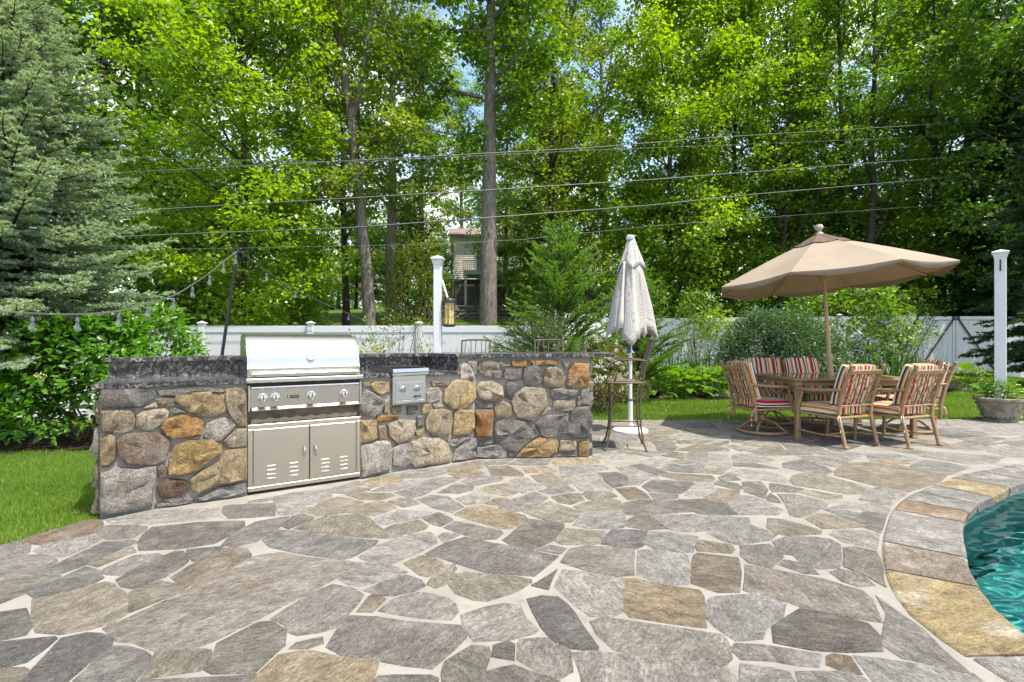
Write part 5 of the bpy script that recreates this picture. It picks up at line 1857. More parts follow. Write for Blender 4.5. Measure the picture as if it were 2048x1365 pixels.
# dry stone retaining wall in front of the grey house
rs = random.Random(12)
rw_ = thing('rubble_wall', 'low grey rubble retaining wall below the grey house', 'wall', (0, 0, 0))
A, B = Vector((-7.5, 33.0)), Vector((.2, 33.6))
za = ground_z(-3, 33) - .25
VARS = []
for k in range(5):
    mb = MB().box((0, 0, 0), (1, 1, 1), .16)
    mb.v = [(x + rs.uniform(-.09, .09), y + rs.uniform(-.08, .08), z + rs.uniform(-.09, .09)) for x, y, z in mb.v]
    me = mb.mesh('rubble_stone'); me.materials.append(MAT['rock']); VARS.append(me)
z = za
for course in range(5):
    u, h = rs.uniform(0, .2), rs.uniform(.18, .28)
    L_ = (B - A).length
    while u < L_:
        w = rs.uniform(.35, .75)
        p = A + (B - A) * ((u + w / 2) / L_)
        o = link_mesh('rubble_stone', rs.choice(VARS), None, rw_, (p.x, p.y + rs.uniform(-.05, .05), z + h / 2))
        o.scale = (w * .98, .5, h * .98); o.rotation_euler = (rs.uniform(-.05, .05), rs.uniform(-.06, .06), rs.uniform(-.1, .1))
        g = rs.uniform(.12, .30); o.color = (g, g * .96, g * .90, 1)
        u += w
    z += h
MB().box(((A + B).x / 2, (A + B).y / 2 + .12, (za + z) / 2 - .05), ((B - A).length, .3, z - za - .1), 0, Matrix.Rotation(math.atan2((B - A).y, (B - A).x), 3, 'Z')).build('fill', MAT['dark_wall'], rw_)
# ------------------------------------------------------------------ vegetation helpers
def np_mesh(name, V, Fc, mat):
    V = np.ascontiguousarray(V, dtype=np.float32); Fc = np.ascontiguousarray(Fc, dtype=np.int32)
    me = bpy.data.meshes.new(name)
    k = Fc.shape[1]
    me.vertices.add(len(V)); me.vertices.foreach_set('co', V.ravel())
    me.loops.add(Fc.size); me.loops.foreach_set('vertex_index', Fc.ravel())
    me.polygons.add(len(Fc))
    me.polygons.foreach_set('loop_start', np.arange(0, Fc.size, k, dtype=np.int32))
    me.update(calc_edges=True)
    me.materials.append(mat)
    return me
def unit(a): return a / (np.linalg.norm(a, axis=1, keepdims=True) + 1e-9)
def leaf_arrays(C, D, N, L, W, shape='kite', fold=.25, droop=.12):
    """C base points, D pointing direction, N face normal; one small folded blade each"""
    D = unit(D); S = unit(np.cross(D, N)); N = np.cross(S, D)
    L = np.asarray(L).reshape(-1, 1) * np.ones((len(C), 1)); W = np.asarray(W).reshape(-1, 1) * np.ones((len(C), 1))
    n = len(C)
    if shape == 'needle':
        V = np.stack([C - S * W / 2, C + S * W / 2, C + D * L], 1).reshape(-1, 3)
        Fc = np.arange(n * 3).reshape(-1, 3)
    elif shape == 'kite':
        V = np.stack([C, C + D * L * .45 + S * W / 2 + N * W * fold, C + D * L - N * L * droop, C + D * L * .45 - S * W / 2 + N * W * fold], 1).reshape(-1, 3)
        b = (np.arange(n) * 4).reshape(-1, 1)
        Fc = np.concatenate([b + np.array([[0, 2, 1]]), b + np.array([[0, 3, 2]])], 0)
    else:   # broad leaf, two quads
        V = np.stack([C, C + D * L * .28 + S * W * .46 + N * W * fold, C + D * L * .66 + S * W * .40 + N * W * fold * .7, C + D * L - N * L * droop,
                      C + D * L * .66 - S * W * .40 + N * W * fold * .7, C + D * L * .28 - S * W * .46 + N * W * fold], 1).reshape(-1, 3)
        b = (np.arange(n) * 6).reshape(-1, 1)
        Fc = np.concatenate([b + np.array([[0, 3, 2, 1]]), b + np.array([[0, 5, 4, 3]])], 0)
    return V, Fc
def leaf_mesh(name, C, D, N, L, W, mat, shape='kite', fold=.25, droop=.12):
    V, Fc = leaf_arrays(C, D, N, L, W, shape, fold, droop)
    return np_mesh(name, V, Fc, mat)

def bark_mat(name, a, b, sc=1.0):
    t = NT(name)
    c = t.coords('Object', scale=(9 * sc, 9 * sc, 1.3 * sc))
    n = t.noise(c, 3.0, 6, .7, .6); n2 = t.noise(t.coords('Object'), 1.5, 4, .6)
    col = t.mix(t.ramp(n, [(.35, tuple(x * .45 for x in a)), (.5, a), (.68, b)]), (.16, .17, .12), t.ramp(n2, [(.5, 0), (.8, .35)]))
    return t.done(col, .95, bump=n, bump_str=1.0, bump_dist=.06, spec=.1)
MAT['bark'] = bark_mat('grey_bark', (.20, .175, .145), (.36, .32, .275))
MAT['bark_dark'] = bark_mat('dark_bark', (.055, .045, .036), (.12, .10, .08))
MAT['twig'] = simple('twig', (.09, .065, .04), .9)
MAT['lf_lime'] = leaf_mat('lime_leaf', (.080, .155, .014), (.155, .255, .024), (.270, .375, .045), .45)
MAT['lf_mid'] = leaf_mat('mid_green_leaf', (.050, .110, .016), (.100, .190, .024), (.185, .280, .045), .42)
MAT['lf_olive'] = leaf_mat('olive_leaf', (.070, .115, .024), (.135, .190, .036), (.225, .275, .062), .42)
MAT['lf_dark'] = leaf_mat('dark_green_leaf', (.042, .105, .022), (.085, .165, .032), (.145, .225, .050), .42)
MAT['lf_hyd'] = leaf_mat('hydrangea_leaf', (0.044, 0.131, 0.010), (0.075, 0.206, 0.013), (0.138, 0.288, 0.020), .38, .30)
MAT['lf_yew'] = leaf_mat('yew_leaf', (.035, .062, .022), (.065, .100, .032), (.110, .150, .045), .3)
MAT['lf_cyp'] = leaf_mat('cypress_spray', (.065, .140, .026), (.125, .230, .045), (.210, .330, .085), .38)
MAT['lf_spruce'] = leaf_mat('blue_spruce_needle', (.190, .275, .175), (.335, .430, .305), (.470, .560, .430), .34, .5, 1.2)
MAT['lf_hem'] = leaf_mat('hemlock_needle', (.022, .055, .022), (.045, .092, .032), (.080, .135, .048), .3)
MAT['lf_blue'] = leaf_mat('juniper_needle', (.030, .075, .030), (.060, .120, .052), (.110, .180, .085), .25)
MAT['lf_hosta'] = leaf_mat('hosta_leaf', (.060, .150, .012), (.110, .225, .020), (.190, .300, .045), .35, .3)
MAT['lf_blade'] = leaf_mat('blade_leaf', (.022, .070, .010), (.045, .120, .014), (.085, .180, .024), .35, .3)
MAT['lf_gold'] = leaf_mat('gold_shrub_leaf', (.12, .15, .015), (.22, .23, .02), (.32, .30, .035), .35)
MAT['lf_red'] = leaf_mat('bronze_leaf', (.10, .075, .02), (.15, .11, .025), (.10, .15, .03), .3)
MAT['flower_w'] = leaf_mat('pale_flower', (.62, .56, .52), (.72, .66, .64), (.78, .62, .66), .25, .6, 1.0)
MAT['flower_g'] = leaf_mat('green_white_flower', (.42, .47, .18), (.58, .60, .30), (.70, .70, .45), .25, .6, 1.0)
MAT['grass'] = leaf_mat('grass_blade', (.080, .145, .016), (.140, .230, .026), (.225, .315, .055), .38, .5)

def make_tree(seed, H, r, z0, Rc, nlimb, nleaf, Ls, mat, bark='bark', trunk=None, limbs_extra=(), el=(18, 62), prof='round', flat=.45, per=26, crad=(.38, .75), hang=0.0, gap=0.0):
    """trunk and crown meshes of one broadleaf tree, base at the origin"""
    rg = np.random.RandomState(seed)
    mb = MB()
    if trunk is None:
        k = 9
        lean = rg.uniform(-.02, .02, 2)
        trunk = [(lean[0] * i * H / k + rg.uniform(-.05, .05) * (i > 0), lean[1] * i * H / k + rg.uniform(-.05, .05) * (i > 0), H * .96 * i / k) for i in range(k + 1)]
    T = np.array(trunk, float)
    rad = [r * (1.35 if i == 0 else 1) * max(.10, 1 - (p[2] / H) ** 1.2 * .92) for i, p in enumerate(T)]
    mb.tube([tuple(p) for p in T] if T[0][2] <= 0 else [tuple(p) for p in T], rad, 10)
    def on_trunk(z):
        return np.array([np.interp(z, T[:, 2], T[:, 0]), np.interp(z, T[:, 2], T[:, 1]), z])
    tips = []
    az = rg.uniform(0, 6.28)
    def add_limb(b, d, L, r0, gy=.10):
        n = 5
        pts = [b]
        dd = d.copy()
        for i in range(n):
            dd = dd + rg.uniform(-.18, .18, 3) + np.array([0, 0, gy])
            dd /= np.linalg.norm(dd)
            pts.append(pts[-1] + dd * L / n)
        pts = np.array(pts)
        mb.tube([tuple(p) for p in pts], [max(.008, r0 * (1 - .85 * i / n)) for i in range(n + 1)], 5, caps=False)
        m = max(3, int(L * 2.6))
        for q in range(m):
            f = .22 + .78 * (q + rg.uniform(.1, .9)) / m
            i = min(n - 1, int(f * n)); u = f * n - i
            p = pts[i] * (1 - u) + pts[i + 1] * u
            side = rg.normal(0, 1, 3); side[2] = side[2] * .5 + .1
            side /= np.linalg.norm(side)
            tip = p + side * rg.uniform(.2, .75) * (.5 + .18 * L)
            tip[2] -= hang * rg.uniform(0, 1)
            if q % 2 == 0:
                mb.tube([tuple(p), tuple((p + tip) / 2 + np.array([0, 0, .05])), tuple(tip)], [max(.006, r0 * .3), .008, .004], 4, caps=False)
            tips.append(tip)
        tips.append(pts[-1])
    for i in range(nlimb):
        f = (i + rg.uniform(.1, .9)) / nlimb
        z = z0 + (H * .97 - z0) * f
        az += 2.4 + rg.uniform(-.5, .5)
        if prof == 'round': L = Rc * (.45 + .55 * math.sin(math.pi * min(1, .12 + f * .86))) if f < .9 else Rc * .45
        elif prof == 'cone': L = Rc * (1.0 - .75 * f)
        elif prof == 'vase': L = Rc * (.55 + .5 * f)
        else: L = Rc
        L *= rg.uniform(.72, 1.12)
        e = R(el[0] + (el[1] - el[0]) * f + rg.uniform(-10, 10))
        d = np.array([math.cos(az) * math.cos(e), math.sin(az) * math.cos(e), math.sin(e)])
        add_limb(on_trunk(z), d, L, r * .34 * (1 - .6 * f))
    for b, d, L, r0 in limbs_extra:
        add_limb(np.array(b, float), np.array(d, float) / np.linalg.norm(d), L, r0)
    tips = np.array(tips)
    # leaves gather in flattened clusters round the twig tips
    nc = max(1, nleaf // per)
    idx = rg.choice(len(tips), nc)
    cc = tips[idx] + rg.normal(0, .16, (nc, 3))
    cr = rg.uniform(crad[0], crad[1], nc)
    w = rg.dirichlet(np.ones(nc) * 2.2); cnt = np.maximum(4, (w * nleaf).astype(int))
    ci = np.repeat(np.arange(nc), cnt)
    n = len(ci)
    q = unit(rg.normal(0, 1, (n, 3))) * (rg.uniform(0, 1, (n, 1)) ** .45)
    q[:, 2] *= flat
    P = cc[ci] + q * cr[ci][:, None]
    out = unit(P - cc[ci] + np.array([0, 0, .001]))
    D = out * np.array([1, 1, .2]) + rg.normal(0, .45, (n, 3)) + np.array([0, 0, -.25])
    tilt = unit(rg.normal(0, 1, (nc, 3)) * np.array([1, 1, 0]) + 1e-6) * rg.uniform(0, .5, (nc, 1))
    N = np.array([0, 0, 1.0]) + tilt[ci] + rg.normal(0, .42, (n, 3))
    L = rg.uniform(.5, 1.5, n) * Ls
    cm = leaf_mesh('crown', P, D, N, L, L * .82, MAT[mat], 'kite', .12, .10)
    tm = mb.mesh('trunk', True, 60)
    tm.materials.append(MAT[bark])
    return tm, cm
def put_tree(name, label, cat, meshes, x, y, rz=0.0, s=1.0, sz=1.0, group='woodland trees beyond the fence', zoff=-.1):
    t_ = thing(name, label, cat, (x, y, ground_z(x, y) + zoff), rz, group)
    t_.scale = (s, s, s * sz)
    link_mesh('trunk', meshes[0], None, t_)
    c_ = link_mesh('crown', meshes[1], None, t_)
    return t_
def X(px, Y): return (px - CX) / F * Y

# ------------------------------------------------------------------ individual trees
maple = make_tree(11, 14.5, .13, 1.3, 3.7, 58, 42000, .115, 'lf_lime', 'bark_dark', el=(14, 66), flat=.38)
put_tree('maple_tree', 'lime green maple with layered leaves directly above the grill', 'tree', maple, X(487, 14.2), 14.2, 1.0)
tulip_limbs = []
rt = random.Random(8)
for k in range(9):
    a = rt.uniform(0, 6.28)
    tulip_limbs.append(((0, 0, 8.5 + k * .65), (math.cos(a), math.sin(a), .35), 2.8, .06))
tulip_limbs += [((-.2, 0, 9.4), (-1, -.2, .25), 3.0, .08), ((-.2, 0, 8.2), (-1, -.3, -.25), 2.3, .04), ((-.2, 0, 7.4), (-.9, .1, -.35), 1.9, .04), ((.2, 0, 9.2), (1, -.2, .22), 2.8, .08), ((.2, 0, 10), (.8, -.3, .5), 2.6, .08)]
tulip = make_tree(21, 19, .33, 11.5, 3.6, 22, 20000, .15, 'lf_mid', 'bark', trunk=[(0, 0, -.3), (0, 0, 1.0), (.02, 0, 4), (.05, 0, 8), (.10, 0, 12), (.12, 0, 19)], limbs_extra=tulip_limbs, el=(5, 50), flat=.7, hang=.6)
put_tree('tulip_tree', 'tall tree with a straight bare grey trunk rising behind the bar', 'tree', tulip, X(976, 17.3), 17.3, 0.0)
# crooked tree that forks over the grill
def tp(px, py, Y, Y0, x0): 
    p = at(px, py, Y); return (p.x - x0, p.y - Y0, p.z - (ground_z(x0, Y0) - .1))
cx0 = X(741, 16.2)
path = [(tp(px, py, 16.2, 16.2, cx0)) for px, py in ((741, 700), (739, 640), (733, 540), (722, 440), (712, 330), (700, 230), (690, 160), (681, 90), (676, 10), (668, -120), (660, -260))]
crook = make_tree(31, 17.5, .205, 5.5, 2.9, 20, 13000, .135, 'lf_olive', 'bark', trunk=path,
                  limbs_extra=[(tp(702, 240, 16.2, 16.2, cx0), (.55, -.1, .95), 4.2, .10), (tp(680, 90, 16.2, 16.2, cx0), (-.45, 0, 1), 2.4, .07), (tp(706, 285, 16.2, 16.2, cx0), (-1, -.3, .3), 2.4, .05), (tp(714, 350, 16.2, 16.2, cx0), (1, -.5, .2), 2.6, .05), (tp(717, 400, 16.2, 16.2, cx0), (-.9, -.5, .1), 2.4, .05)], el=(5, 45), flat=.40)
put_tree('forked_tree', 'leaning brown tree with a forked crooked trunk between the grill and the white post', 'tree', crook, cx0, 16.2)
oak = make_tree(41, 21, .24, 6.0, 4.6, 38, 22000, .142, 'lf_mid', 'bark', el=(10, 60), flat=.55)
oak2 = make_tree(42, 21, .20, 4.2, 4.4, 40, 22000, .142, 'lf_olive', 'bark_dark', el=(8, 62), flat=.5)
dense = make_tree(43, 13, .15, .8, 3.6, 50, 34000, .122, 'lf_lime', 'bark_dark', el=(5, 70), flat=.45)
dense2 = make_tree(44, 14.5, .14, 1.0, 3.4, 48, 26000, .128, 'lf_mid', 'bark_dark', el=(8, 68), flat=.42)
dark = make_tree(45, 16, .2, 3.0, 3.8, 36, 20000, .15, 'lf_dark', 'bark_dark', el=(5, 60), flat=.6)
under = make_tree(46, 6.0, .07, .5, 2.4, 30, 15000, .12, 'lf_lime', 'bark_dark', el=(15, 60), flat=.4)
under2 = make_tree(47, 5.0, .06, .4, 2.2, 26, 11000, .12, 'lf_dark', 'bark_dark', el=(15, 60), flat=.45)
bare = make_tree(48, 19, .17, 5.5, 3.2, 20, 7500, .13, 'lf_mid', 'bark_dark', el=(20, 65), flat=.45, trunk=[(0, 0, -.3), (.05, 0, 1.5), (.02, 0, 3.5), (.12, 0, 5.5), (.30, 0, 7.5), (.22, .1, 9.5), (.42, .1, 12), (.35, 0, 15), (.5, 0, 19)],
                 limbs_extra=[((.1, 0, 5.2), (.5, 0, 1), 5.0, .09), ((.3, 0, 7.6), (-.6, 0, .9), 4.0, .08), ((.25, .1, 9.8), (.8, -.2, .8), 4.0, .07)])
spots = [
 ('oak_tree', 'grey trunked oak standing right beside the forked tree', oak, 781, 22.5, 1.1, 1.0, 1.0),
 ('oak_tree', 'thin trunked oak between the maple and the forked tree', oak2, 692, 27, 2.3, .95, 1.0),
 ('oak_tree', 'slim dark tree behind the post with the bug trap', oak2, 846, 31, .4, .9, 1.0),
 ('oak_tree', 'tall dark tree peeking out above the blue spruce', dark, 190, 17.5, .7, 1.0, 1.15),
 ('oak_tree', 'dark ivy-clad tree between the spruce and the maple', dark, 285, 20.5, 2.9, 1.0, 1.1),
 ('oak_tree', 'tree farthest toward the spruce side of the woods', oak2, 30, 20, 1.9, 1.0, 1.0),
 ('oak_tree', 'green tree filling the gap behind the maple crown', dense2, 395, 27, 4.0, 1.15, 1.15),
 ('oak_tree', 'broad tree with grey multiple limbs just past the straight trunk', oak2, 1098, 24, 3.4, 1.0, .92),
 ('oak_tree', 'light tree high above the closed umbrella', oak, 1215, 30, 5.0, 1.05, 1.0),
 ('maple_tree', 'bright dense tree above and behind the closed umbrella', dense, 1345, 21.5, .3, 1.1, 1.15),
 ('maple_tree', 'tall bright green tree left of the tan umbrella finial', maple, 1462, 22.5, 2.2, 1.12, 1.15),
 ('maple_tree', 'mid green tree right behind the tan umbrella', dense2, 1590, 24, 1.3, 1.15, 1.2),
 ('oak_tree', 'dark slender trunk standing above the tan umbrella canopy', bare, 1736, 19.6, 0.2, .95, 1.0),
 ('oak_tree', 'dark trunk just beside the slender one above the umbrella', bare, 1688, 21.5, 3.6, .95, 1.0),
 ('maple_tree', 'leafy tree over the right edge of the tan umbrella', maple, 1840, 25, 4.4, 1.1, 1.15),
 ('oak_tree', 'tree behind the dark evergreen near the tall white post', oak, 1925, 22, 2.0, 1.0, 1.0),
 ('oak_tree', 'dark leaved tree at the far corner beyond the urn', dark, 2040, 18, 5.3, 1.0, 1.1),
 ('oak_tree', 'far green tree between the straight trunk and the grey house', dense2, 1010, 37, .2, 1.2, 1.25),
 ('oak_tree', 'pale far tree above the grey house roof', oak, 925, 52, .2, 1.1, 1.0),
 ('oak_tree', 'shady tree in front of the grey house deck', dense2, 1065, 31, 3.2, .72, .75),
 ('oak_tree', 'tree shading the middle of the grey house deck', under, 1125, 30, 1.2, 1.6, 1.35),
 ('oak_tree', 'tall backdrop tree behind the bright dense tree', oak2, 1400, 34, 5.1, 1.25, 1.15),
 ('oak_tree', 'tall backdrop tree behind the tan umbrella finial', oak, 1640, 36, 1.6, 1.25, 1.15),
 ('oak_tree', 'tall backdrop tree above the tall white post', oak2, 1960, 33, 2.7, 1.25, 1.15),
 ('oak_tree', 'tall backdrop tree showing between maple and forked tree', oak, 600, 36, .5, 1.2, 1.05),
 ('understory_tree', 'low shady tree beyond the fence below the maple, nearest the light pole', under, 420, 19, .5, 1.0, 1.0),
 ('understory_tree', 'low leafy tree beyond the fence just above the grill hood', under, 560, 19.5, 2.5, 1.05, 1.0),
 ('understory_tree', 'dark low tree beyond the fence beside the spruce', under2, 320, 17.5, 1.4, 1.15, 1.1),
 ('understory_tree', 'low dark tree behind the closed umbrella', under, 1290, 22, .2, 1.2, 1.05),
 ('understory_tree', 'low tree beyond the fence under the left rim of the tan umbrella', under, 1440, 22.0, 3.3, 1.2, 1.0),
 ('understory_tree', 'low shady tree beyond the fence behind the umbrella pole', under, 1620, 21.8, 5.2, 1.25, 1.0),
 ('understory_tree', 'low shady tree beyond the fence under the right rim of the tan umbrella', under, 1770, 21.3, .9, 1.15, .95),
 ('understory_tree', 'low shady tree right behind the white gate', under2, 1905, 21, 4.1, 1.2, 1.05),
 ('oak_tree', 'dark trunk over the tip of the tan umbrella rim', bare, 1885, 20.5, 1.7, .95, 1.0),
 ('oak_tree', 'thin dark trunk left of the umbrella finial', bare, 1560, 21, 5.1, .85, 1.0),
 ('understory_tree', 'low tree far behind the forked trunk', dense2, 712, 43, 2.1, 1.0, .55),
 ('understory_tree', 'low tree far behind the pair of grey trunks', dense2, 775, 45, 4.9, 1.0, .5),
 ('understory_tree', 'low tree far behind the bug trap post', dense2, 868, 47, .9, .9, .5),
 ('understory_tree', 'dark bush tree behind the pair of grey trunks', under2, 815, 34, 4.4, 1.3, 1.0),
 ('understory_tree', 'low green tree beside the small white house', under, 600, 32, 3.4, 1.2, 1.0),
]
for nm, lab, ms_, px, Y, rz, s, sz in spots:
    put_tree(nm, lab, 'tree', ms_, X(px, Y), Y, rz, s, sz)

# far woodland that reads as one mass
rg = np.random.RandomState(77)
nc = 3800
ang = rg.uniform(-1.0, 1.0, nc) * 1.05
Yc = rg.uniform(50, 85, nc)
Xc = np.tan(ang * .82) * Yc
top = 15 + 7 * np.sin(Xc * .21) * np.sin(Yc * .3 + 1) + 4 * np.sin(Xc * .53 + 2)
gz_ = np.array([ground_z(a, b) for a, b in zip(Xc, Yc)])
Zc = gz_ + .5 + rg.uniform(0, 1, nc) ** 1.35 * np.maximum(5, top)
cnt = 20
ci = np.repeat(np.arange(nc), cnt)
q = unit(rg.normal(0, 1, (len(ci), 3))) * (rg.uniform(0, 1, (len(ci), 1)) ** .5) * np.array([1.7, 1.7, .9])
P = np.stack([Xc, Yc, Zc], 1)[ci] + q
D = rg.normal(0, 1, P.shape); N = np.array([0, -.3, 1.0]) + rg.normal(0, .5, P.shape)
L = rg.uniform(.30, .55, len(P))
props(link_mesh('woodland', leaf_mesh('woodland', P, D, N, L, L * .85, MAT['lf_mid'])), 'distant leafy woodland closing the view', 'woodland', None, 'stuff')

# ------------------------------------------------------------------ conifers made of shoots
def conifer(seed, H, z0, Rfun, nb, el0, el1, shoot_step, shoot_len, needles, nl, nw, mat, droop=0.0, up=.0, side_ang=50, twoply=True, flatness=.35, spread=.8, bark='bark_dark', rtrunk=.09, az_range=None, wmix=1.0):
    rg = np.random.RandomState(seed)
    mb = MB().tube([(0, 0, -.1), (.02, 0, H * .5), (0, 0, H)], [rtrunk, rtrunk * .55, .008], 8)
    SB, SD, SL = [], [], []
    az = 0
    for i in range(nb):
        f = (i + rg.uniform(0, 1)) / nb
        z = z0 + (H - z0) * f ** 1.15
        az += 2.399 + rg.uniform(-.3, .3)
        L = Rfun(z) * rg.uniform(.82, 1.15)
        if L < .12: L = .12
        e = R(el0 + (el1 - el0) * f + rg.uniform(-7, 7))
        h = np.array([math.cos(az), math.sin(az), 0])
        nseg = 6
        pts = [np.array([0, 0, z])]
        for k in range(nseg):
            u = (k + .5) / nseg
            ee = e - droop * u + up * u * u
            pts.append(pts[-1] + (h * math.cos(ee) + np.array([0, 0, math.sin(ee)])) * L / nseg + rg.normal(0, .012, 3))
        pts = np.array(pts)
        mb.tube([tuple(p) for p in pts], [max(.004, .018 * (1 - k / (nseg + 1)) * min(1.4, L)) for k in range(nseg + 1)], 4, caps=False)
        ns = max(3, int(L / shoot_step))
        for k in range(ns + 1):
            u = .18 + .82 * k / ns
            j = min(nseg - 1, int(u * nseg)); w = u * nseg - j
            p = pts[j] * (1 - w) + pts[j + 1] * w
            d = pts[j + 1] - pts[j]; d /= np.linalg.norm(d)
            sv = np.cross(d, np.array([0, 0, 1.0])); sv /= np.linalg.norm(sv) + 1e-9
            for s in (-1, 1):
                sl = (shoot_len * (1.25 - .75 * u) + .10 * L * (1 - u)) * rg.uniform(.75, 1.25)
                a = R(side_ang + rg.uniform(-12, 12))
                sd = d * math.cos(a) + sv * s * math.sin(a) + np.array([0, 0, rg.uniform(-.30, .28)])
                sd /= np.linalg.norm(sd)
                SB.append(p); SD.append(sd); SL.append(sl)
                if twoply and sl > shoot_len * .75:
                    for s2 in (-1, 1):
                        q = p + sd * sl * rg.uniform(.35, .6)
                        s3 = sd * .75 + np.cross(sd, np.array([0, 0, 1.0])) * s2 * .7 + np.array([0, 0, rg.uniform(-.2, .25)])
                        SB.append(q); SD.append(s3 / np.linalg.norm(s3)); SL.append(sl * rg.uniform(.45, .65))
        d = pts[-1] - pts[-2]; SB.append(pts[-1] - d * .5); SD.append(d / np.linalg.norm(d)); SL.append(shoot_len * .9)
    SB, SD, SL = np.array(SB), np.array(SD), np.array(SL)
    cnt = np.maximum(4, (needles * SL / shoot_len).astype(int))
    ci = np.repeat(np.arange(len(SB)), cnt)
    n = len(ci)
    u = rg.uniform(0, 1, (n, 1))
    P = SB[ci] + SD[ci] * SL[ci][:, None] * u
    rad = unit(np.cross(SD[ci], rg.normal(0, 1, (n, 3))))
    rad[:, 2] = rad[:, 2] * (1 - flatness) + .10
    D = SD[ci] * (1.0 - spread * .45) + unit(rad) * spread
    N = rg.normal(0, .6, (n, 3)) + np.array([0, 0, 1.0])
    L = nl * rg.uniform(.75, 1.2, n) * (1.05 - .3 * u[:, 0])
    V, Fc = leaf_arrays(P, D, N, L, nw, 'needle')
    fm = np_mesh('foliage', V, Fc, MAT[mat])
    tm = mb.mesh('trunk', True, 60); tm.materials.append(MAT[bark])
    return tm, fm, n
def put_conifer(name, label, cat, ms_, loc, rz=0.0, s=1.0, group=None):
    t_ = thing(name, label, cat, loc, rz, group); t_.scale = (s, s, s)
    link_mesh('trunk', ms_[0], None, t_)
    link_mesh('foliage', ms_[1], None, t_)
    return t_
sp = conifer(3, 6.5, 1.35, lambda z: .82 * max(.02, 6.5 - z) ** .55, 330, -12, 20, .140, .21, 54, .046, .0165, 'lf_spruce', droop=.12, up=.50, side_ang=52, flatness=.05, spread=.70)
print('spruce needles', sp[2])
put_conifer('blue_spruce', 'big blue spruce with silvery green needles at the edge of the lawn', 'tree', sp, (-7.1, 7.2, -.1), .6)
cy = conifer(5, 2.72, .30, lambda z: .30 + .50 * (2.72 - z), 74, 30, 66, .095, .21, 46, .040, .013, 'lf_cyp', droop=.05, up=-.25, side_ang=30, flatness=.6, spread=.40, rtrunk=.05)
print('cypress', cy[2])
put_conifer('feathery_evergreen', 'feathery bright green evergreen behind the bar stools', 'evergreen', cy, (X(1118, 9.6), 9.6, -.05), .3, 1.16)
put_conifer('feathery_evergreen', 'darker feathery evergreen half hidden by the closed umbrella', 'evergreen', cy, (X(1275, 10.9), 10.9, -.05), 2.3, .98)
hm = conifer(7, 11.5, .5, lambda z: .9 + .155 * (11.5 - z), 300, 12, 30, .17, .36, 34, .11, .036, 'lf_hem', droop=.55, up=.0, side_ang=50, flatness=.55, spread=.7, rtrunk=.16)
print('hemlock', hm[2])
put_conifer('dark_evergreen', 'tall very dark evergreen behind the white post and urn', 'evergreen', hm, (14.7, 12.9, -.05), .3, .92)
put_conifer('dark_evergreen', 'very dark evergreen beyond the gate behind the nearer one', 'evergreen', hm, (19.0, 19.6, .0), 2.0, 1.0)
ab = conifer(8, 3.6, .1, lambda z: .22 + .11 * (3.6 - z), 90, 48, 70, .12, .18, 20, .09, .03, 'lf_cyp', side_ang=35, flatness=.2, spread=.5, rtrunk=.05)
for px, lab in ((652, 'narrow arborvitae beside the small white house, nearest the maple'), (664, 'narrow arborvitae in front of the small white house, middle of three'), (677, 'narrow arborvitae at the small white house, nearest the trunk')):
    put_conifer('arborvitae', lab, 'evergreen', ab, (X(px, 46), 46, ground_z(X(px, 46), 46) - .2), px * .1, .62, 'arborvitae by the white house')

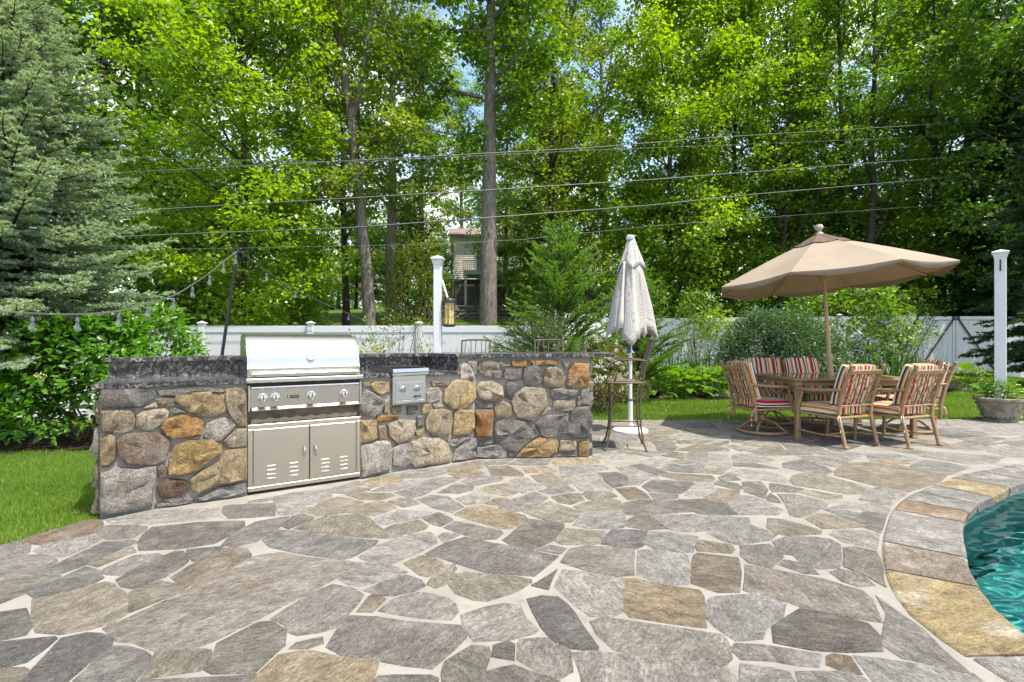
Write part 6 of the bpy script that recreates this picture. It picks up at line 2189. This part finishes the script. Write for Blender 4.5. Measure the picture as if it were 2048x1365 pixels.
# ------------------------------------------------------------------ shrubs
def shrub(seed, rx, ry, h, n, Ls, asp, mat, z0=.1, shape='kite', per=10, crad=.10, stems=9, nflow=0, fmat=None, fsize=.07, flat=.8, hollow=.55, up=.55, stem_r=.010, fold=.18, droop=.12):
    rg = np.random.RandomState(seed)
    nc = max(6, n // per)
    a = rg.uniform(0, 2 * math.pi, nc); v = rg.uniform(0, 1, nc)
    z = z0 + (h - z0) * v ** .8
    w = np.sqrt(np.clip(1 - ((z - z0 - (h - z0) * .38) / ((h - z0) * .66)) ** 2, .03, 1))
    lump = 1 + .16 * np.sin(3 * a + seed) + .12 * np.sin(5 * a + 2 * seed + z * 3)
    rr = (hollow + (1 - hollow) * np.sqrt(rg.uniform(0, 1, nc))) * w * lump
    cc = np.stack([rr * rx * np.cos(a), rr * ry * np.sin(a), z + rg.normal(0, .04 * h, nc)], 1)
    mb = MB()
    for k in range(stems):
        t_ = cc[rg.randint(nc)]
        b = np.array([rg.uniform(-.12, .12) * rx, rg.uniform(-.12, .12) * ry, -.05])
        m = (b + t_) / 2 + np.array([t_[0] * .1, t_[1] * .1, .1 * h])
        mb.tube([tuple(b), tuple(m), tuple(t_)], [stem_r, stem_r * .7, stem_r * .3], 5, caps=False)
    ci = np.repeat(np.arange(nc), per)
    q = unit(rg.normal(0, 1, (len(ci), 3))) * (rg.uniform(0, 1, (len(ci), 1)) ** .4) * crad
    q[:, 2] *= flat
    P = cc[ci] + q
    axis = unit(cc * np.array([1 / rx, 1 / ry, .6 / h]) + np.array([0, 0, .15]))
    D = unit(q) + axis[ci] * .5 + rg.normal(0, .3, P.shape)
    N = np.array([0, 0, up]) + axis[ci] * .5 + rg.normal(0, .35, P.shape)
    L = Ls * rg.uniform(.65, 1.25, len(P))
    fm = leaf_mesh('foliage', P, D, N, L, L * asp, MAT[mat], shape, fold, droop)
    sm_ = mb.mesh('stems', True, 60); sm_.materials.append(MAT['twig'])
    fl = None
    if nflow:
        k = rg.choice(np.where((cc[:, 2] > h * .30))[0], nflow)
        ci = np.repeat(k, 46)
        q = unit(rg.normal(0, 1, (len(ci), 3))) * fsize * (rg.uniform(.5, 1, (len(ci), 1)))
        q[:, 2] *= 1.0
        P = cc[ci] * np.array([1.06, 1.06, 1]) + axis[ci] * .06 + q
        fl = leaf_mesh('blossom', P, unit(q) + rg.normal(0, .5, P.shape), rg.normal(0, 1, P.shape) + unit(q), fsize * .42, fsize * .42, MAT[fmat])
    return sm_, fm, fl
def put_shrub(name, label, cat, ms_, x, y, rz=0, s=1.0, sz=1.0, group=None, z=None):
    t_ = thing(name, label, cat, (x, y, (ground_z(x, y) if z is None else z)), rz, group); t_.scale = (s, s, s * sz)
    if len(ms_[0].polygons): link_mesh('stems', ms_[0], None, t_)
    link_mesh('foliage', ms_[1], None, t_)
    if ms_[2] is not None: link_mesh('blossom', ms_[2], None, t_)
    return t_
hy = shrub(2, 1.02, .85, 1.72, 3600, .105, .52, 'lf_hyd', .12, 'broad', 9, .13, 16, 12, 'flower_g', .055, hollow=.60, stem_r=.016)
hy2 = shrub(6, .92, .85, 1.85, 3000, .095, .50, 'lf_hyd', .3, 'broad', 9, .12, 14, 9, 'flower_g', .05, hollow=.62, stem_r=.014)
put_shrub('hydrangea', 'broad hydrangea with large leaves beside the counter end', 'shrub', hy, -5.75, 6.95, .3, 1.02, .92)
put_shrub('hydrangea', 'sunlit hydrangea rising behind the counter, against the fence', 'shrub', hy2, -5.68, 7.75, 1.2, 1.05, .97)
put_shrub('hydrangea', 'shaded hydrangea under the blue spruce', 'shrub', hy, -7.35, 7.1, 2.6, 1.1, .85)
gold = shrub(3, .55, .5, .78, 1500, .05, .5, 'lf_gold', .1, 'kite', 8, .08, 8)
put_shrub('golden_shrub', 'low golden green shrub just past the grill hood', 'shrub', gold, X(735, 8.3), 8.3, 0, 1.05, 1.5, z=-.1)
put_shrub('golden_shrub', 'golden mound growing beyond the fence by the rubble wall', 'shrub', gold, X(830, 22), 22, 1.0, 2.6, 2.3)
airy = shrub(4, .75, .5, 1.55, 900, .045, .55, 'lf_olive', .5, 'kite', 5, .10, 34, hollow=.2, stem_r=.006)
put_shrub('airy_shrub', 'thin twiggy shrub in front of the fence beside the white post', 'shrub', airy, X(800, 9.6), 9.6, 0, 1.15, 1.15, z=-.3)
yew = shrub(5, .80, .7, 1.62, 9000, .050, .22, 'lf_yew', .2, 'kite', 14, .15, 14, hollow=.45, up=.7)
put_shrub('yew_shrub', 'olive fine-leaved shrub right behind the bar', 'shrub', yew, X(1078, 8.5), 8.5, 0, 1.0, 1.0)
put_shrub('yew_shrub', 'smaller fine-leaved shrub between the iris and the larger one', 'shrub', yew, X(1005, 9.3), 9.3, 2.0, .72, .95)
abel = shrub(7, .62, .55, 1.15, 2200, .045, .45, 'lf_red', .2, 'kite', 8, .10, 20, 26, 'flower_w', .035, hollow=.4)
put_shrub('abelia', 'bronze leaved shrub with small pale flowers beside the bar end', 'shrub', abel, X(1205, 8.9), 8.9, 0, 1.0, 1.05)
put_shrub('abelia', 'pale flowering shrub low behind the middle of the bar', 'shrub', abel, X(1150, 9.0), 9.0, 2.0, .85, 1.1)
slim = shrub(8, .62, .55, 2.35, 1500, .075, .55, 'lf_mid', .5, 'kite', 7, .14, 16, hollow=.25, stem_r=.008)
put_shrub('slim_shrub', 'slim upright leafy shrub in front of the fence past the closed umbrella', 'shrub', slim, X(1395, 13.6), 13.6, 0, 1.1, 1.0)
jun = shrub(9, 1.28, 1.0, 1.95, 26000, .10, .26, 'lf_blue', .25, 'kite', 22, .24, 18, hollow=.45, up=.8)
put_shrub('juniper', 'blue green fine-needled shrub behind the dining chairs', 'shrub', jun, X(1548, 12.8), 12.8, 0, 1.08, .88)
hyw = shrub(10, 1.55, 1.2, 2.55, 4600, .12, .52, 'lf_mid', .3, 'broad', 9, .17, 16, 34, 'flower_g', .095, hollow=.6)
put_shrub('hydrangea', 'large hydrangea with cream flower heads behind the umbrella pole', 'shrub', hyw, X(1680, 14.4), 14.4, 0, 1.12, 1.0)
twg = shrub(12, 1.25, .6, 2.3, 1150, .09, .42, 'lf_dark', 1.1, 'kite', 7, .20, 26, hollow=.2, stem_r=.014)
put_shrub('twiggy_shrub', 'open dark-stemmed shrub in front of the gate', 'shrub', twg, X(1790, 14.6), 14.6, 0, 1.05, 1.0)
lowb = shrub(13, .5, .4, .55, 1300, .05, .4, 'lf_olive', .05, 'kite', 8, .09, 8)
for px, Y, s, lab in ((1445, 12.0, 1.2, 'low olive mound behind the end swivel chair'), (1255, 10.3, 1.1, 'low mound of foliage at the foot of the bar stool view'), (1490, 12.4, 1.2, 'low olive mound between hosta bed and table'), (1945, 12.6, 1.0, 'low leafy mound beyond the table beside the urn')):
    put_shrub('low_mound', lab, 'plant', lowb, X(px, Y), Y, px, s, 1.0, 'low mounds in the back bed')
fern = shrub(14, .26, .26, .30, 900, .075, .28, 'lf_hosta', .03, 'kite', 9, .08, 6, hollow=.2)
put_shrub('urn_fern', 'light green ferny plant growing in the urn', 'plant', fern, 7.46, 7.82, 0, 1.0, .85, z=.33)

# strap-leaved clumps
def clump(seed, n, h, spread, w, mat, arch=.35):
    rg = np.random.RandomState(seed)
    V, Fc = [], []
    for i in range(n):
        a = rg.uniform(0, 6.28); b = np.array([rg.normal(0, spread * .35), rg.normal(0, spread * .35), 0])
        L = h * rg.uniform(.65, 1.1); d = np.array([math.cos(a), math.sin(a), 0]); s = np.array([-d[1], d[0], 0])
        lean = rg.uniform(.05, arch)
        m = 5
        base = len(V)
        for k in range(m + 1):
            u = k / m
            p = b + d * L * lean * u ** 2.0 + np.array([0, 0, L * (u - .35 * lean * u ** 3)])
            ww = w * (1 - u ** 2.2) * .5 + .0008
            V += [p - s * ww, p + s * ww]
        for k in range(m): Fc.append((base + 2 * k, base + 2 * k + 1, base + 2 * k + 3, base + 2 * k + 2))
    return np_mesh('blades', np.array(V), np.array(Fc), MAT[mat])
iris = clump(1, 38, .95, .5, .034, 'lf_blade', .25)
lily = clump(2, 70, .75, .6, .022, 'lf_blade', .75)
tall = clump(3, 46, 1.25, .7, .036, 'lf_blade', .30)
def put_clump(name, label, me, x, y, rz=0, s=1.0, group='strap leaved clumps in the beds'):
    t_ = link_mesh(name, me, None, None, (x, y, ground_z(x, y) + .01)); t_.rotation_euler = (0, 0, rz); t_.scale = (s, s, s)
    return props(t_, label, 'plant', group)
for px, Y, me, s, lab in ((905, 8.6, tall, 1.0, 'iris clump beside the white post behind the bar'), (945, 8.9, tall, 1.02, 'iris clump behind the bar stool nearest the white post'),
                          (1345, 12.6, tall, 1.0, 'iris clump in front of the fence just past the closed umbrella'), (1420, 12.8, tall, 1.0, 'iris clump beside the slim upright shrub'), (1385, 12.4, iris, 1.1, 'short iris clump between the two taller ones by the hostas'),
                          (1700, 12.6, tall, .9, 'strap leaved clump just past the umbrella pole'), (1760, 12.8, tall, .95, 'strap leaved clump behind the near dining chairs'), (1815, 13.0, tall, 1.0, 'strap leaved clump in front of the dark stemmed shrub'), (1850, 13.2, tall, .85, 'strap leaved clump closest to the gate'),
                          (1450, 11.2, lily, .8, 'arching daylily clump beside the end swivel chair'), (1365, 10.95, lily, .55, 'small arching clump at the lawn edge of the hostas')):
    put_clump('iris_clump' if me is not lily else 'daylily_clump', lab, me, X(px, Y), Y, px, s)

# hostas: every broad leaf is its own part
def hosta_leaf():
    vs, fs = [], []
    m = 5
    for k in range(m + 1):
        u = k / m
        w = .5 * math.sin(math.pi * min(1, .05 + u * .97)) ** .75 * (1.05 - .35 * u)
        z = .16 * math.sin(u * 1.9) - .22 * u * u
        vs += [(-w * .62, u, z + .10 * w), (0, u, z), (w * .62, u, z + .10 * w)]
    for k in range(m):
        for j in (0, 1): fs.append((3 * k + j, 3 * k + j + 1, 3 * k + j + 4, 3 * k + j + 3))
    me = bpy.data.meshes.new('leaf'); me.from_pydata(vs, [], fs)
    for p in me.polygons: p.use_smooth = True
    me.materials.append(MAT['lf_hosta'])
    return me
HL = hosta_leaf()
rh = random.Random(4)
hspots = [(1200, 10.9, 'hosta at the bar end, next to the bar stool'), (1232, 11.3, 'hosta behind the bar stool legs'), (1300, 11.1, 'hosta just past the closed umbrella pole'), (1335, 11.4, 'hosta second past the closed umbrella'), (1372, 11.1, 'hosta in the middle of the row'),
          (1408, 11.4, 'hosta near the arching daylily'), (1355, 11.9, 'hosta at the back of the row, before the iris'), (1315, 11.8, 'hosta at the back of the row near the umbrella'), (1432, 11.7, 'hosta closest to the end swivel chair'), (1925, 12.6, 'hosta beyond the table near the gate')]
for px, Y, lab in hspots:
    x = X(px, Y)
    hp = thing('hosta', lab, 'plant', (x, Y, ground_z(x, Y) + .02), rh.uniform(0, 6), 'hostas along the back bed')
    n = 26
    for k in range(n):
        f = k / n
        el = R(78 - 62 * f + rh.uniform(-8, 8))
        a = k * 2.4 + rh.uniform(-.3, .3)
        L = rh.uniform(.26, .37)
        stem = .14 + .38 * (1 - f * .25)
        r = stem * math.cos(el) * (1.0)
        o = link_mesh('leaf', HL, None, hp, (r * math.cos(a), r * math.sin(a), stem * math.sin(el) * (1 - .2 * f) + .03))
        o.scale = (L * rh.uniform(.9, 1.15), L, L)
        o.rotation_euler = (R(12 - 38 * f) + el * .25, rh.uniform(-.3, .3), a - math.pi / 2)

# stones edging the bed
rb_ = random.Random(6)
for px, py, w, lab in ((1238, 799, .45, 'flat edging stone under the hostas near the bar stool'), (1275, 797, .5, 'flat edging stone beside the umbrella pole'), (1330, 797, .35, 'small edging stone below the hosta row'), (1450, 795, .5, 'flat edging stone behind the end swivel chair'),
                       (1905, 778, .5, 'rounded boulder beyond the dining chairs'), (1935, 782, .32, 'smaller boulder beside the urn'), (1957, 838, .20, 'dark small rock touching the urn')):
    x, y = gp(px, py)
    mb = MB().sphere((0, 0, 0), 1.0, 10, 7)
    mb.v = [(a * w * .5 * rb_.uniform(.88, 1.12), b * w * .38 * rb_.uniform(.88, 1.12), c * w * .24 * rb_.uniform(.85, 1.1)) for a, b, c in mb.v]
    o = mb.build('boulder', MAT['rock'], None, True, (x, y, ground_z(x, y) + w * .10), 50)
    o.color = (.26, .23, .19, 1) if w > .25 else (.07, .065, .06, 1)
    props(o, lab, 'rock', 'rocks along the back bed')

# ------------------------------------------------------------------ lawn grass
def grass(name, label, polys, n, hL, hW, seed, dens=None):
    rg = np.random.RandomState(seed)
    Ps = []
    tot = sum(abs(area2(p)) for p in polys)
    for poly in polys:
        xs = [p[0] for p in poly]; ys = [p[1] for p in poly]
        k = int(n * abs(area2(poly)) / tot * ((max(xs) - min(xs)) * (max(ys) - min(ys)) / abs(area2(poly))))
        x = rg.uniform(min(xs), max(xs), k); y = rg.uniform(min(ys), max(ys), k)
        ins = np.zeros(k, bool)
        for i in range(len(poly)):
            (x1, y1), (x2, y2) = poly[i - 1], poly[i]
            if y1 == y2: continue
            ins ^= ((y1 > y) != (y2 > y)) & (x < (x2 - x1) * (y - y1) / (y2 - y1) + x1)
        Ps.append(np.stack([x[ins], y[ins]], 1))
    Q = np.concatenate(Ps)
    z = np.array([ground_z(a, b) for a, b in Q])
    P = np.column_stack([Q, z - .003])
    D = np.array([0, 0, 1.0]) + rg.normal(0, .38, P.shape)
    N = rg.normal(0, 1, P.shape) * np.array([1, 1, .1])
    patch = 1 + .25 * np.sin(Q[:, 0] * 2.3 + np.sin(Q[:, 1] * 3)) * np.sin(Q[:, 1] * 1.9)
    V, Fc = leaf_arrays(P, D, N, hL * rg.uniform(.6, 1.25, len(P)) * patch, hW, 'needle')
    props(link_mesh(name, np_mesh(name, V, Fc, MAT['grass'])), label, 'grass', None, 'stuff')
grass('lawn_grass', 'strip of mown lawn between the patio and the counter end', [[(-3.05, 3.16), (-2.84, 3.50), (-3.15, 4.05), (-3.4, 6.9), (-4.6, 6.6), (-5.6, 6.2), (-7.0, 5.9), (-7.0, 2.4), (-3.75, 2.0), (-3.32, 2.76)]], 150000, .050, .0075, 1)
back_edge = [(p[0], p[1] + .03) for p in PATIO if p[1] > 7.1 and p[0] > -.95 and p[0] < 13]
back_edge.sort()
bed_edge = [(13.5, 17.0), (12.4, 14.2), (10.4, 12.1), (8.1, 11.25), (6, 10.95), (4, 10.82), (1.5, 10.75), (0, 10.45), (-.9, 10.2)]
grass('lawn_grass', 'sunny lawn between the patio and the hosta bed', [back_edge + [(14, 9), (17, 17.4)] + bed_edge], 210000, .060, .012, 2)
